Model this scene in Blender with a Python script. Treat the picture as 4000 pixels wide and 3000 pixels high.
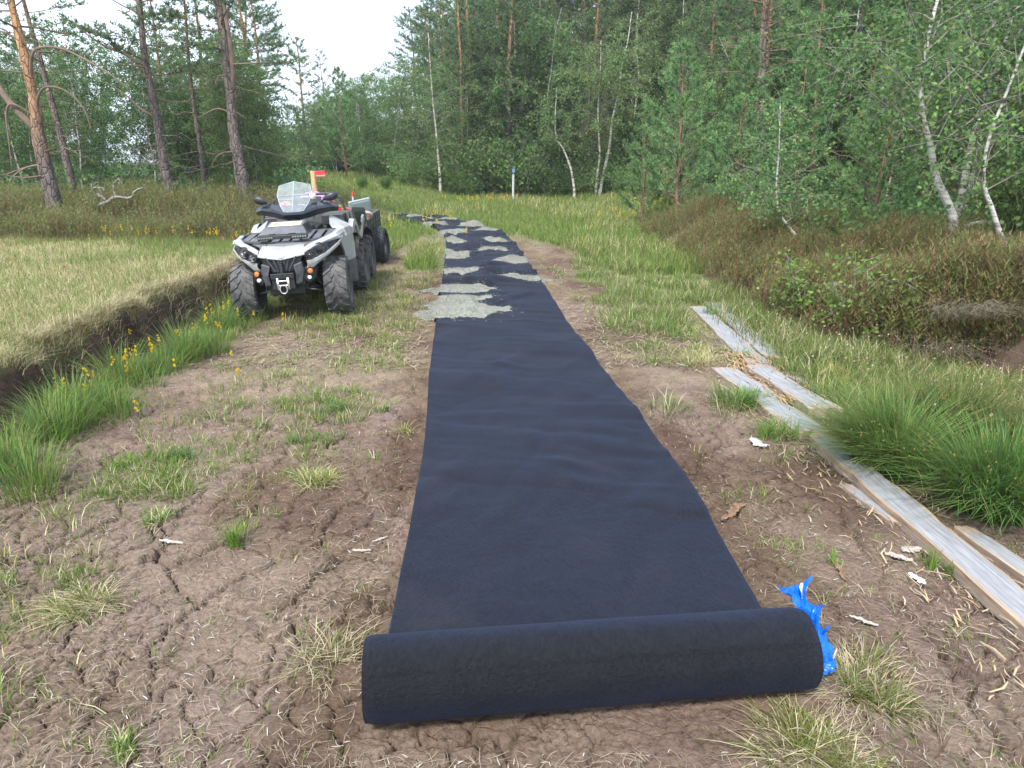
# Geotextile roll on a peat track, six-wheeled quad bike, pine and birch forest
import bpy, bmesh, math, random
import numpy as np
from mathutils import Vector, Matrix
R = math.radians
PI = math.pi
sc = bpy.context.scene
for o in list(bpy.data.objects): bpy.data.objects.remove(o)

# ------------------------------------------------------------------ camera
cam = bpy.data.cameras.new("camera"); cam.sensor_width = 36.0; cam.lens = 24.97
cam.clip_start = 0.05; cam.clip_end = 3000
cam_o = bpy.data.objects.new("camera", cam); sc.collection.objects.link(cam_o)
cam_o.location = (0, 0, 1.6); cam_o.rotation_euler = (R(90 - 17.41), 0, 0)
sc.camera = cam_o
# ------------------------------------------------------------------ world: sky with broken bright cloud
SUN_EL, SUN_AZ = 52.0, 203.0          # azimuth clockwise from +Y: behind and left of the camera
W = bpy.data.worlds.new("World"); sc.world = W; W.use_nodes = True
wn, wl = W.node_tree.nodes, W.node_tree.links
wn.clear()
wout = wn.new("ShaderNodeOutputWorld"); wbg = wn.new("ShaderNodeBackground"); wbg.inputs[1].default_value = 0.095
sky = wn.new("ShaderNodeTexSky"); sky.sky_type = 'NISHITA'; sky.sun_disc = False
sky.sun_elevation = R(SUN_EL); sky.sun_rotation = R(SUN_AZ); sky.air_density = 1.2; sky.dust_density = 2.0
tc = wn.new("ShaderNodeTexCoord"); nz = wn.new("ShaderNodeTexNoise"); nz.inputs['Scale'].default_value = 3.2
nz.inputs['Detail'].default_value = 6; nz.inputs['Roughness'].default_value = .6
mp = wn.new("ShaderNodeMapping"); mp.inputs['Scale'].default_value = (1, 1, 2.2); mp.inputs['Location'].default_value = (.4, .1, .3)
rp = wn.new("ShaderNodeValToRGB"); rp.color_ramp.elements[0].position = .37; rp.color_ramp.elements[1].position = .55
mx = wn.new("ShaderNodeMixRGB"); mx.inputs[2].default_value = (9.2, 10.4, 12.2, 1)
wl.new(tc.outputs['Generated'], mp.inputs[0]); wl.new(mp.outputs[0], nz.inputs['Vector']); wl.new(nz.outputs['Fac'], rp.inputs[0])
wl.new(rp.outputs[0], mx.inputs[0]); wl.new(sky.outputs[0], mx.inputs[1]); wl.new(mx.outputs[0], wbg.inputs[0]); wl.new(wbg.outputs[0], wout.inputs[0])
# ------------------------------------------------------------------ sun through thin cloud
sl = bpy.data.lights.new("sun", 'SUN'); sl.energy = 3.0; sl.angle = R(9); sl.color = (1, .97, .91)
so = bpy.data.objects.new("sun", sl); sc.collection.objects.link(so)
so.rotation_euler = (R(90 - SUN_EL), 0, R(180 - SUN_AZ)); so.location = (0, 0, 30)
# ------------------------------------------------------------------ exposure
sc.view_settings.view_transform = 'Standard'; sc.view_settings.look = 'None'
sc.view_settings.exposure = 1.02; sc.view_settings.gamma = 1; sc.view_settings.use_curve_mapping = False
sc.cycles.use_denoising = True
sc.cycles.max_bounces = 6; sc.cycles.diffuse_bounces = 3; sc.cycles.glossy_bounces = 3; sc.cycles.transmission_bounces = 4
sc.cycles.transparent_max_bounces = 6; sc.cycles.caustics_reflective = False; sc.cycles.caustics_refractive = False

rng = np.random.default_rng(11)
random.seed(11)
# ------------------------------------------------------------------ object helpers
def tag(o, label=None, cat=None, group=None, kind=None):
    if label: o['label'] = label
    if cat: o['category'] = cat
    if group: o['group'] = group
    if kind: o['kind'] = kind
    return o
def link(o, parent=None):
    sc.collection.objects.link(o)
    if parent is not None: o.parent = parent
    return o
def thing(name, label, cat, loc=(0, 0, 0), rot=(0, 0, 0), group=None):
    o = bpy.data.objects.new(name, None); o.empty_display_size = .2
    link(o); o.location = loc; o.rotation_euler = rot
    return tag(o, label, cat, group)
def mesh_np(name, V, F=None, T=None, col=None, mat=None, smooth=False, colname='Col'):
    """V (n,3); F (m,4) quads; T (k,3) tris; col (n,3) point colours"""
    V = np.asarray(V, np.float32).reshape(-1, 3)
    me = bpy.data.meshes.new(name)
    idx = []; st = []; tot = []; off = 0
    if F is not None and len(F):
        F = np.asarray(F, np.int32); idx.append(F.ravel()); st.append(off + np.arange(len(F)) * 4); tot.append(np.full(len(F), 4)); off += F.size
    if T is not None and len(T):
        T = np.asarray(T, np.int32); idx.append(T.ravel()); st.append(off + np.arange(len(T)) * 3); tot.append(np.full(len(T), 3)); off += T.size
    idx = np.concatenate(idx).astype(np.int32); st = np.concatenate(st).astype(np.int32); tot = np.concatenate(tot).astype(np.int32)
    me.vertices.add(len(V)); me.loops.add(len(idx)); me.polygons.add(len(st))
    me.vertices.foreach_set('co', V.ravel()); me.loops.foreach_set('vertex_index', idx)
    me.polygons.foreach_set('loop_start', st); me.polygons.foreach_set('loop_total', tot)
    me.polygons.foreach_set('use_smooth', np.full(len(st), smooth, bool))
    if col is not None:
        c4 = np.ones((len(V), 4), np.float32); c4[:, :3] = col
        a = me.attributes.new(colname, 'FLOAT_COLOR', 'POINT'); a.data.foreach_set('color', c4.ravel())
    me.update(calc_edges=True)
    if mat is not None: me.materials.append(mat)
    return me
def obj(name, me, parent=None, loc=None, rot=None):
    o = bpy.data.objects.new(name, me); link(o, parent)
    if loc is not None: o.location = loc
    if rot is not None: o.rotation_euler = rot
    return o
class MB:
    """collects vertices, quads and tris"""
    def __init__(s): s.V = []; s.F = []; s.T = []; s.C = []; s.n = 0
    def add(s, V, F=None, T=None, C=None):
        V = np.asarray(V, float).reshape(-1, 3)
        if F is not None and len(F): s.F.append(np.asarray(F, int) + s.n)
        if T is not None and len(T): s.T.append(np.asarray(T, int) + s.n)
        if C is not None: s.C.append(np.broadcast_to(np.asarray(C, float), (len(V), 3)))
        s.V.append(V); s.n += len(V); return s
    def mesh(s, name, mat, smooth=False):
        return mesh_np(name, np.concatenate(s.V), np.concatenate(s.F) if s.F else None, np.concatenate(s.T) if s.T else None,
                       np.concatenate(s.C) if s.C else None, mat, smooth)
    def tris(s): return sum(len(f) for f in s.F) * 2 + sum(len(t) for t in s.T)
def tube(mb, pts, rad, n=6, cap=True, C=None):
    pts = np.asarray(pts, float); rad = np.broadcast_to(np.asarray(rad, float), (len(pts),))
    d = np.gradient(pts, axis=0); d /= np.linalg.norm(d, axis=1)[:, None] + 1e-9
    ref = np.array([0, 0, 1.]) if abs(d[:, 2]).mean() < .8 else np.array([1., 0, 0])
    a = np.cross(d, ref); a /= np.linalg.norm(a, axis=1)[:, None] + 1e-9; b = np.cross(d, a)
    th = np.arange(n) / n * 2 * PI
    ring = pts[:, None] + rad[:, None, None] * (np.cos(th)[None, :, None] * a[:, None] + np.sin(th)[None, :, None] * b[:, None])
    V = ring.reshape(-1, 3); m = len(pts)
    i = np.arange(m - 1)[:, None] * n; j = np.arange(n)[None]; j2 = (j + 1) % n
    F = np.stack([i + j, i + j2, i + n + j2, i + n + j], -1).reshape(-1, 4)
    T = None
    if cap:
        V = np.concatenate([V, pts[:1], pts[-1:]]); c0 = m * n
        T = np.concatenate([np.stack([np.full(n, c0), j2[0], j[0]], -1), np.stack([np.full(n, c0 + 1), (m - 1) * n + j[0], (m - 1) * n + j2[0]], -1)])
    mb.add(V, F, T, C); return mb
def spline(P, n):
    """Catmull-Rom through points"""
    P = np.asarray(P, float); Q = np.vstack([2 * P[0] - P[1], P, 2 * P[-1] - P[-2]])
    t = np.linspace(0, len(P) - 1 - 1e-6, n); i = t.astype(int); u = (t - i)[:, None]
    a, b, c, d = Q[i], Q[i + 1], Q[i + 2], Q[i + 3]
    return .5 * (2 * b + (c - a) * u + (2 * a - 5 * b + 4 * c - d) * u**2 + (3 * b - a - 3 * c + d) * u**3)
# ------------------------------------------------------------------ numpy noise
def _h(ix, iy, s):
    n = (ix.astype(np.int64) * 374761393 + iy.astype(np.int64) * 668265263 + s * 974634779) & 0xFFFFFFFF
    n = ((n ^ (n >> 13)) * 1274126177) & 0xFFFFFFFF
    return ((n ^ (n >> 16)) & 0xFFFFFF) / float(0xFFFFFF)
def vnoise(x, y, s=0):
    x = np.asarray(x, float); y = np.asarray(y, float)
    ix = np.floor(x); iy = np.floor(y); u = x - ix; v = y - iy; u = u * u * (3 - 2 * u); v = v * v * (3 - 2 * v)
    ix = ix.astype(np.int64); iy = iy.astype(np.int64)
    return (_h(ix, iy, s) * (1 - u) + _h(ix + 1, iy, s) * u) * (1 - v) + (_h(ix, iy + 1, s) * (1 - u) + _h(ix + 1, iy + 1, s) * u) * v
def fbm(x, y, o=4, s=0):
    r = 0; a = .5; t = 0
    for k in range(o): r = r + a * vnoise(x * 2**k + 17.3 * k, y * 2**k - 9.1 * k, s + k); t += a; a *= .5
    return r / t
def vor_edge(x, y, s=0):
    """F2-F1 of jittered cells and a cell value"""
    ix = np.floor(x).astype(np.int64); iy = np.floor(y).astype(np.int64)
    f1 = np.full(np.shape(x), 9.); f2 = f1.copy(); cv = np.zeros(np.shape(x))
    for dx in (-1, 0, 1):
        for dy in (-1, 0, 1):
            cx, cy = ix + dx, iy + dy
            d = np.hypot(cx + .1 + .8 * _h(cx, cy, s) - x, cy + .1 + .8 * _h(cx, cy, s + 5) - y)
            n = d < f1; f2 = np.where(n, f1, np.minimum(f2, d)); cv = np.where(n, _h(cx, cy, s + 9), cv); f1 = np.where(n, d, f1)
    return f2 - f1, cv
def sm(a, b, x):
    t = np.clip((np.asarray(x, float) - a) / (b - a), 0, 1); return t * t * (3 - 2 * t)
# ------------------------------------------------------------------ material helpers
def newmat(name):
    m = bpy.data.materials.new(name); m.use_nodes = True
    nt = m.node_tree; return m, nt.nodes, nt.links, nt.nodes['Principled BSDF']
def simple(name, c, rough=.5, metal=0, c2=None, scale=20, bump=0, bscale=80, spec=.5, coat=0, emit=None, detail=5, mapscale=None, rvar=0):
    """base colour varied by noise, with fine relief"""
    m, N, L, b = newmat(name)
    b.inputs['Base Color'].default_value = (*c, 1); b.inputs['Roughness'].default_value = rough; b.inputs['Metallic'].default_value = metal
    b.inputs['Specular IOR Level'].default_value = spec; b.inputs['Coat Weight'].default_value = coat
    t = N.new('ShaderNodeTexCoord'); src = t.outputs['Object']
    if mapscale:
        mp = N.new('ShaderNodeMapping'); mp.inputs['Scale'].default_value = mapscale; L.new(src, mp.inputs[0]); src = mp.outputs[0]
    if c2 is not None:
        n = N.new('ShaderNodeTexNoise'); n.inputs['Scale'].default_value = scale; n.inputs['Detail'].default_value = detail; n.inputs['Roughness'].default_value = .65
        r = N.new('ShaderNodeValToRGB'); r.color_ramp.elements[0].position = .35; r.color_ramp.elements[1].position = .68
        r.color_ramp.elements[0].color = (*c, 1); r.color_ramp.elements[1].color = (*c2, 1)
        L.new(src, n.inputs['Vector']); L.new(n.outputs['Fac'], r.inputs[0]); L.new(r.outputs[0], b.inputs['Base Color'])
        if rvar:
            mr = N.new('ShaderNodeMapRange'); mr.inputs['To Min'].default_value = rough; mr.inputs['To Max'].default_value = min(1, rough + rvar)
            L.new(n.outputs['Fac'], mr.inputs[0]); L.new(mr.outputs[0], b.inputs['Roughness'])
    if bump:
        n = N.new('ShaderNodeTexNoise'); n.inputs['Scale'].default_value = bscale; n.inputs['Detail'].default_value = 5
        bp = N.new('ShaderNodeBump'); bp.inputs['Strength'].default_value = bump; bp.inputs['Distance'].default_value = .01
        L.new(src, n.inputs['Vector']); L.new(n.outputs['Fac'], bp.inputs['Height']); L.new(bp.outputs[0], b.inputs['Normal'])
    if emit: b.inputs['Emission Color'].default_value = (*emit[0], 1); b.inputs['Emission Strength'].default_value = emit[1]
    return m
def leafmat(name, rough=.55, trans=.35, spec=.3, hv=.03, vv=.25):
    """point colour 'Col', varied a little per object; part of the light passes through"""
    m, N, L, b = newmat(name)
    a = N.new('ShaderNodeAttribute'); a.attribute_name = 'Col'
    oi = N.new('ShaderNodeObjectInfo'); hs = N.new('ShaderNodeHueSaturation')
    m1 = N.new('ShaderNodeMapRange'); m1.inputs['To Min'].default_value = .5 - hv; m1.inputs['To Max'].default_value = .5 + hv
    m2 = N.new('ShaderNodeMapRange'); m2.inputs['To Min'].default_value = 1 - vv; m2.inputs['To Max'].default_value = 1 + vv
    mm = N.new('ShaderNodeMath'); mm.operation = 'MULTIPLY'; mm.inputs[1].default_value = 7.31
    fr = N.new('ShaderNodeMath'); fr.operation = 'FRACT'
    L.new(oi.outputs['Random'], m1.inputs[0]); L.new(oi.outputs['Random'], mm.inputs[0]); L.new(mm.outputs[0], fr.inputs[0]); L.new(fr.outputs[0], m2.inputs[0])
    L.new(m1.outputs[0], hs.inputs['Hue']); L.new(m2.outputs[0], hs.inputs['Value']); L.new(a.outputs['Color'], hs.inputs['Color'])
    L.new(hs.outputs[0], b.inputs['Base Color']); b.inputs['Roughness'].default_value = rough; b.inputs['Specular IOR Level'].default_value = spec
    tr = N.new('ShaderNodeBsdfTranslucent'); ms = N.new('ShaderNodeMixShader'); ms.inputs[0].default_value = trans
    L.new(hs.outputs[0], tr.inputs[0]); L.new(b.outputs[0], ms.inputs[1]); L.new(tr.outputs[0], ms.inputs[2])
    L.new(ms.outputs[0], N['Material Output'].inputs[0])
    return m
def lin(r, g, b):
    f = lambda v: ((v / 255 + .055) / 1.055)**2.4 if v > 10 else v / 255 / 12.92
    return (f(r), f(g), f(b))
# ================================================================== terrain
PATH = spline([(.245, 1.83), (.238, 2.3), (.19, 3.6), (.03, 5.46), (-.09, 6.9), (-.30, 10.0), (-.66, 14.6), (-1.05, 17.0), (-1.7, 18.8), (-2.55, 20.0), (-3.0, 20.5)], 260)
def path_dist(x, y):
    """distance to the centre line of the sheet (coarse)"""
    x = np.asarray(x, float); y = np.asarray(y, float)
    xc = np.interp(y, PATH[:, 1], PATH[:, 0]); return np.abs(x - xc)
def xlip(y): return -3.62 + .25 * (vnoise(y * .9, 0 * y, 3) - .5) + .12 * (vnoise(y * 3.1, 0 * y, 4) - .5) - .25 * sm(9, 13, y) - .35 * sm(4.6, 2.5, y)
def xbank(y): return 3.0 + .5 * (vnoise(y * .7, 0 * y, 8) - .5) + 0.95 * np.maximum(0, 6.2 - y) - .6 * sm(12, 20, y) * 0
def hill(x, y):
    q = (x - 5) * .75 + (y - 30) * .55 + 3 * (fbm(x * .12, y * .12, 3, 31) - .5)
    q = np.minimum(q, (x + .13 * y + 1) * .9)
    return .85 * np.where(q > 13, 13 + 4 * (1 - np.exp(-(q - 13) * .2)), np.logaddexp(0, q * 1.3) / 1.3)
ATV_X, ATV_Y, ATV_A = -2.31, 7.55, R(4.5)
def H(x, y, fine=True):
    x = np.asarray(x, float); y = np.asarray(y, float)
    z = .05 * (fbm(x * .35, y * .35, 3, 1) - .5)
    flat = sm(.6, 1.2, path_dist(x, y)) * .8 + .2
    if fine: z = z + flat * (.035 * (fbm(x * 2.2, y * 2.2, 4, 2) - .5))
    # left: shallow dip, cut ditch, raised bog with a ragged lip
    rag = .16 * (fbm(x * 2.2, y * 2.2, 2, 41) - .5) + .16 * (fbm(x * 7, y * 7, 3, 44) - .5)
    dl = xlip(y) - x + rag
    on = sm(13.5, 11, y)
    z = z - .13 * np.exp(-((dl + .30) / .25)**2) * on
    z = z + (.20 + .10 * fbm(y * 1.1, y * 0, 2, 45)) * sm(-.10, .10, dl) * on + .30 * sm(-.1, 2.5, dl) * (1 - on)
    z = z + .05 * (fbm(x * 1.4, y * 1.4, 3, 42) - .5) * sm(0, .4, dl)
    z = z + (.28 * sm(12.4, 15.5, y) + .16 * (fbm(x * .9, y * .9, 3, 43) - .4) * sm(12, 14, y)) * sm(-2.2, -4.5, x)
    # ground under the vehicle falls a little to the left
    lx = (x - ATV_X) * math.cos(ATV_A) + (y - ATV_Y) * math.sin(ATV_A); ly = -(x - ATV_X) * math.sin(ATV_A) + (y - ATV_Y) * math.cos(ATV_A)
    wv = sm(1.0, .6, abs(lx)) * sm(-1.3, -.5, ly) * sm(5.5, 4.6, ly)
    z = z * (1 - .85 * wv) + wv * .05 * lx
    # right: heather bank
    dr = x - xbank(y) + .35 * (fbm(x * 1.3, y * 1.3, 3, 51) - .5)
    z = z + .46 * sm(-.05, 1.1, dr) * sm(26, 14, y) + .42 * (fbm(x * .8, y * .8, 3, 52) - .4) * sm(.3, 1.5, dr)
    z = z - .13 * np.exp(-((x - 4.05) / .55)**2 - ((y - 5.5) / .45)**2)
    # far meadow rises, forested hill behind to the right
    z = z + .55 * sm(20, 44, y) * sm(4, -6, x) + .12 * sm(16, 34, y)
    z = z + hill(x, y)
    return z
def CRACK(x, y):
    """depth of the drying cracks in the bare peat (positive down)"""
    wx = x + .06 * (fbm(x * 5, y * 5, 3, 61) - .5) * 2; wy = y + .06 * (fbm(x * 5, y * 5, 3, 62) - .5) * 2
    wx = wx + .02 * (vnoise(x * 28, y * 28, 63) - .5); wy = wy + .02 * (vnoise(x * 28, y * 28, 64) - .5)
    e1, c1 = vor_edge(wx * 2.6, wy * 2.6, 65); e2, c2 = vor_edge(wx * 8.5, wy * 8.5, 66)
    m1 = sm(.42, .58, fbm(x * 1.1, y * 1.1, 3, 67)); m2 = sm(.30, .52, fbm(x * 1.6, y * 1.6, 3, 68))
    e3, c3 = vor_edge(wx * 19, wy * 19, 69); m3 = sm(.35, .55, fbm(x * 2.1 + 4, y * 2.1, 3, 70))
    d = .075 * sm(.065, .0, e1) * m1 + .042 * sm(.115, .0, e2) * m2 + .014 * sm(.16, .0, e3) * m3 - .005 * (c3 - .5) * m3 - .009 * (fbm(x * 24, y * 24, 3, 60) - .5)
    d = d - .008 * (c2 - .5) * m2 - .010 * (c1 - .5)
    return d * sm(6.5, 4.0, y) * np.maximum(sm(.62, .74, path_dist(x, y)), sm(1.78, 1.70, y - .10 * x))
def peat_mask(x, y):
    """1 on the bare track, 0 on bog, banks and meadow"""
    m = sm(-2.9, -2.3, x + .5 * (fbm(x * 1.1, y * 1.1, 3, 71) - .5) + .05 * np.minimum(y, 9)) * sm(.25, -.35, x - xbank(y) + .9 + .5 * (fbm(x, y, 3, 72) - .5))
    return m * sm(11.5, 7.5, y + 3 * (fbm(x * .7, y * .7, 3, 73) - .5) - 6.5 * sm(2.3, 1.0, path_dist(x, y)) * sm(.30, .50, fbm(x * .8, y * .6, 3, 74)))
def zone_cols(x, y):
    n = fbm(x * 1.7, y * 1.7, 4, 81)[:, None]; n2 = fbm(x * 9, y * 9, 3, 82)[:, None]
    peat = np.array([.158, .104, .080]) * (1 - n) + np.array([.245, .185, .152]) * n
    moist = np.array([.098, .060, .043])
    w = sm(.50, .68, fbm(x * .9 + 3, y * .9, 3, 83))[:, None] * .75
    w = np.maximum(w, (sm(.62, .75, path_dist(x, y)) * sm(1.15, .8, path_dist(x, y)) * sm(.4, .6, fbm(x * 2, y * 1.1, 3, 87)))[:, None] * .9)
    peat = peat * (1 - w) + moist * w
    straw = np.array([.36, .30, .17]) * (.7 + .5 * n2)
    grass = np.array([.15, .17, .06]) * (.7 + .6 * n)
    soil = np.array([.085, .06, .045]) * (.6 + .8 * n2)
    forest = np.array([.065, .080, .036]) * (.6 + .8 * n)
    dl = xlip(y) - x
    pm = peat_mask(x, y)[:, None]
    c = grass * (1 - pm) + peat * pm
    thatch = (sm(.45, .62, fbm(x * 2.3, y * 2.3, 4, 84)) * (.12 + .22 * sm(3.5, 6, y)))[:, None]
    c = c * (1 - thatch) + straw * thatch * .8 + thatch * .2 * c
    bog = (sm(.02, .25, dl) * sm(14, 12.5, y))[:, None]; c = c * (1 - bog) + straw * bog
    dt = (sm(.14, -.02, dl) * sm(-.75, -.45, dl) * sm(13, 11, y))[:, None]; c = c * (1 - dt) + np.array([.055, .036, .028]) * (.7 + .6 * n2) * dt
    hb = (sm(12.3, 13.4, y) * sm(-2.5, -4, x) * sm(24, 20, y))[:, None]; c = c * (1 - hb) + soil * hb
    dr = x - xbank(y); rb = (sm(-.15, .2, dr) * sm(20, 14, y))[:, None]; c = c * (1 - rb) + soil * rb
    fo = np.maximum(sm(.3, 1.5, hill(x, y)), sm(19, 23, y) * sm(-7, -9, x))[:, None]; fo = np.maximum(fo, (sm(2.2, 3.5, dr) * sm(6, 8, y))[:, None])
    c = c * (1 - fo) + forest * fo
    return c
def make_ground():
    ys = [-4.0, -2.0, -.6, .3, .8, 1.1]
    y = 1.25
    while y < 4.2: ys.append(y); y *= 1.004
    while y < 6: ys.append(y); y *= 1.008
    while y < 14: ys.append(y); y *= 1.011
    while y < 260: ys.append(y); y *= 1.035
    ys = np.array(ys)
    t = np.concatenate([np.linspace(-12, -1.2, 46)[:-1], np.linspace(-1.2, -.9, 26)[:-1], np.linspace(-.9, .9, 480), np.linspace(.9, 1.2, 26)[1:], np.linspace(1.2, 12, 46)[1:]])
    X = t[None] * (np.maximum(ys, .2)[:, None] + .75); Y = np.broadcast_to(ys[:, None], X.shape)
    x, y = X.ravel(), Y.ravel()
    z = H(x, y) - CRACK(x, y) * np.clip(peat_mask(x, y) + .25, 0, 1)
    ny, nx = X.shape
    i = np.arange(ny - 1)[:, None] * nx + np.arange(nx - 1)[None]
    F = np.stack([i, i + 1, i + nx + 1, i + nx], -1).reshape(-1, 4)
    m, N, L, b = newmat('peat_ground')
    a = N.new('ShaderNodeAttribute'); a.attribute_name = 'Col'; tcn = N.new('ShaderNodeTexCoord')
    n1 = N.new('ShaderNodeTexNoise'); n1.inputs['Scale'].default_value = 60; n1.inputs['Detail'].default_value = 10; n1.inputs['Roughness'].default_value = .72
    n2 = N.new('ShaderNodeTexNoise'); n2.inputs['Scale'].default_value = 7; n2.inputs['Detail'].default_value = 5
    mr = N.new('ShaderNodeMapRange'); mr.inputs['From Min'].default_value = .3; mr.inputs['From Max'].default_value = .7; mr.inputs['To Min'].default_value = .6; mr.inputs['To Max'].default_value = 1.4
    mr2 = N.new('ShaderNodeMapRange'); mr2.inputs['From Min'].default_value = .3; mr2.inputs['From Max'].default_value = .7; mr2.inputs['To Min'].default_value = .8; mr2.inputs['To Max'].default_value = 1.2
    mu = N.new('ShaderNodeMath'); mu.operation = 'MULTIPLY'
    hv = N.new('ShaderNodeHueSaturation')
    vo = N.new('ShaderNodeTexVoronoi'); vo.feature = 'DISTANCE_TO_EDGE'; vo.inputs['Scale'].default_value = 17
    vr = N.new('ShaderNodeMapRange'); vr.inputs['From Max'].default_value = .09
    ad = N.new('ShaderNodeMath'); ad.operation = 'MULTIPLY_ADD'; ad.inputs[1].default_value = .22
    bp = N.new('ShaderNodeBump'); bp.inputs['Strength'].default_value = 1.0; bp.inputs['Distance'].default_value = .016
    for n in (n1, n2, vo): L.new(tcn.outputs['Object'], n.inputs['Vector'])
    wv = N.new('ShaderNodeMixRGB'); wv.blend_type = 'ADD'; wv.inputs[0].default_value = .10
    L.new(tcn.outputs['Object'], wv.inputs[1]); L.new(n2.outputs['Color'], wv.inputs[2]); L.new(wv.outputs[0], vo.inputs['Vector'])
    L.new(n1.outputs['Fac'], mr.inputs[0]); L.new(n2.outputs['Fac'], mr2.inputs[0]); L.new(mr.outputs[0], mu.inputs[0]); L.new(mr2.outputs[0], mu.inputs[1])
    L.new(a.outputs['Color'], hv.inputs['Color']); L.new(mu.outputs[0], hv.inputs['Value']); L.new(hv.outputs[0], b.inputs['Base Color'])
    L.new(vo.outputs['Distance'], vr.inputs[0]); L.new(vr.outputs[0], ad.inputs[0]); L.new(n1.outputs['Fac'], ad.inputs[2]); L.new(ad.outputs[0], bp.inputs['Height']); L.new(bp.outputs[0], b.inputs['Normal'])
    b.inputs['Roughness'].default_value = .92; b.inputs['Specular IOR Level'].default_value = .15
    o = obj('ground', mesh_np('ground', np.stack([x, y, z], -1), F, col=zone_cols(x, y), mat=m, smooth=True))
    tag(o, 'dry cracked peat track with bog, banks and hillside around it', 'ground', kind='structure')
    return o
make_ground()

# ================================================================== geotextile: roll and unrolled sheet
def fabric_mat():
    m, N, L, b = newmat('black_geotextile')
    tcn = N.new('ShaderNodeTexCoord')
    n1 = N.new('ShaderNodeTexNoise'); n1.inputs['Scale'].default_value = 9; n1.inputs['Detail'].default_value = 8; n1.inputs['Roughness'].default_value = .7
    n2 = N.new('ShaderNodeTexNoise'); n2.inputs['Scale'].default_value = 260; n2.inputs['Detail'].default_value = 4
    mp = N.new('ShaderNodeMapping'); mp.inputs['Rotation'].default_value = (0, 0, .6); mp.inputs['Scale'].default_value = (1, .35, 1)
    n3 = N.new('ShaderNodeTexNoise'); n3.inputs['Scale'].default_value = 95; n3.inputs['Detail'].default_value = 3
    rp = N.new('ShaderNodeValToRGB'); rp.color_ramp.elements[0].position = .36; rp.color_ramp.elements[1].position = .66
    rp.color_ramp.elements[0].color = (.0024, .0027, .0040, 1); rp.color_ramp.elements[1].color = (.0088, .0096, .0128, 1)
    ad = N.new('ShaderNodeMath'); ad.operation = 'ADD'; bp = N.new('ShaderNodeBump'); bp.inputs['Strength'].default_value = .9; bp.inputs['Distance'].default_value = .006
    # dust streaks lying on the cloth
    n4 = N.new('ShaderNodeTexNoise'); n4.inputs['Scale'].default_value = 1.7; n4.inputs['Detail'].default_value = 7; n4.inputs['Roughness'].default_value = .6
    r4 = N.new('ShaderNodeValToRGB'); r4.color_ramp.elements[0].position = .52; r4.color_ramp.elements[1].position = .80; r4.color_ramp.elements[1].color = (.6, .6, .6, 1)
    mxd = N.new('ShaderNodeMixRGB'); mxd.inputs[2].default_value = (.030, .025, .022, 1)
    for n in (n1, n2, n4): L.new(tcn.outputs['Object'], n.inputs['Vector'])
    L.new(tcn.outputs['Object'], mp.inputs[0]); L.new(mp.outputs[0], n3.inputs['Vector'])
    fx = N.new('ShaderNodeMixRGB'); fx.inputs[0].default_value = .7; L.new(n1.outputs['Fac'], fx.inputs[1]); L.new(n3.outputs['Fac'], fx.inputs[2]); L.new(fx.outputs[0], rp.inputs[0]); L.new(rp.outputs[0], mxd.inputs[1]); L.new(n4.outputs['Fac'], r4.inputs[0]); L.new(r4.outputs[0], mxd.inputs[0]); L.new(mxd.outputs[0], b.inputs['Base Color'])
    L.new(n2.outputs['Fac'], ad.inputs[0]); L.new(n3.outputs['Fac'], ad.inputs[1]); L.new(ad.outputs[0], bp.inputs['Height']); L.new(bp.outputs[0], b.inputs['Normal'])
    b.inputs['Roughness'].default_value = .62; b.inputs['Specular IOR Level'].default_value = .20
    b.inputs['Sheen Weight'].default_value = .10; b.inputs['Sheen Roughness'].default_value = .45; b.inputs['Sheen Tint'].default_value = (.3, .45, 1, 1)
    return m
M_FAB = fabric_mat()
ROLL_A = np.array([-.43, 1.745, .0]); ROLL_B = np.array([.918, 1.888, .0]); ROLL_R = .122
geo = thing('geotextile_roll', 'black geotextile sheet unrolled along the peat track from a thick black roll', 'geotextile', (.27, 1.82, 0))
def fab_z(x, y, s, t):
    """wrinkled cloth height above the ground; s along, t across (-1..1)"""
    wr = sm(.5, 1.2, s)
    fold = np.maximum(0, fbm(s * 2.6 + t * .5, t * .55 + s * .12, 3, 91) - .50) * .22
    fold2 = np.maximum(0, fbm(s * 1.4 - t * 1.1, t * .9, 3, 92) - .52) * .26
    far = sm(4, 8, s)
    big = np.maximum(0, np.sin(s * 2.1 + t * .9 + 2 * fbm(s * .6, t, 2, 93)) - .35) * .055 * far * sm(.2, .6, fbm(s * .9, t * .8 + 3, 2, 94))
    edge = (np.abs(t)**6) * .012 * (fbm(s * 3, t * 2, 3, 95) - .25)
    return .016 + wr * (fold + fold2) * (.42 + .58 * far) + big + edge + .006 * fbm(s * 9, t * 5, 3, 96) + wr * .012 * np.maximum(0, 1 - 9 * np.abs(fbm(s * .9 + t * .25, t * .7 + 5, 2, 99) - .5)) + wr * .010 * np.maximum(0, 1 - 12 * np.abs(fbm(s * .55 - t * .8 + 8, t * .9, 2, 89) - .5))
def path_frame():
    d = np.gradient(PATH, axis=0); seg = np.linalg.norm(np.diff(PATH, axis=0), axis=1); S = np.concatenate([[0], np.cumsum(seg)])
    d /= np.linalg.norm(d, axis=1)[:, None]; return S, d
PS, PD = path_frame()
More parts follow.
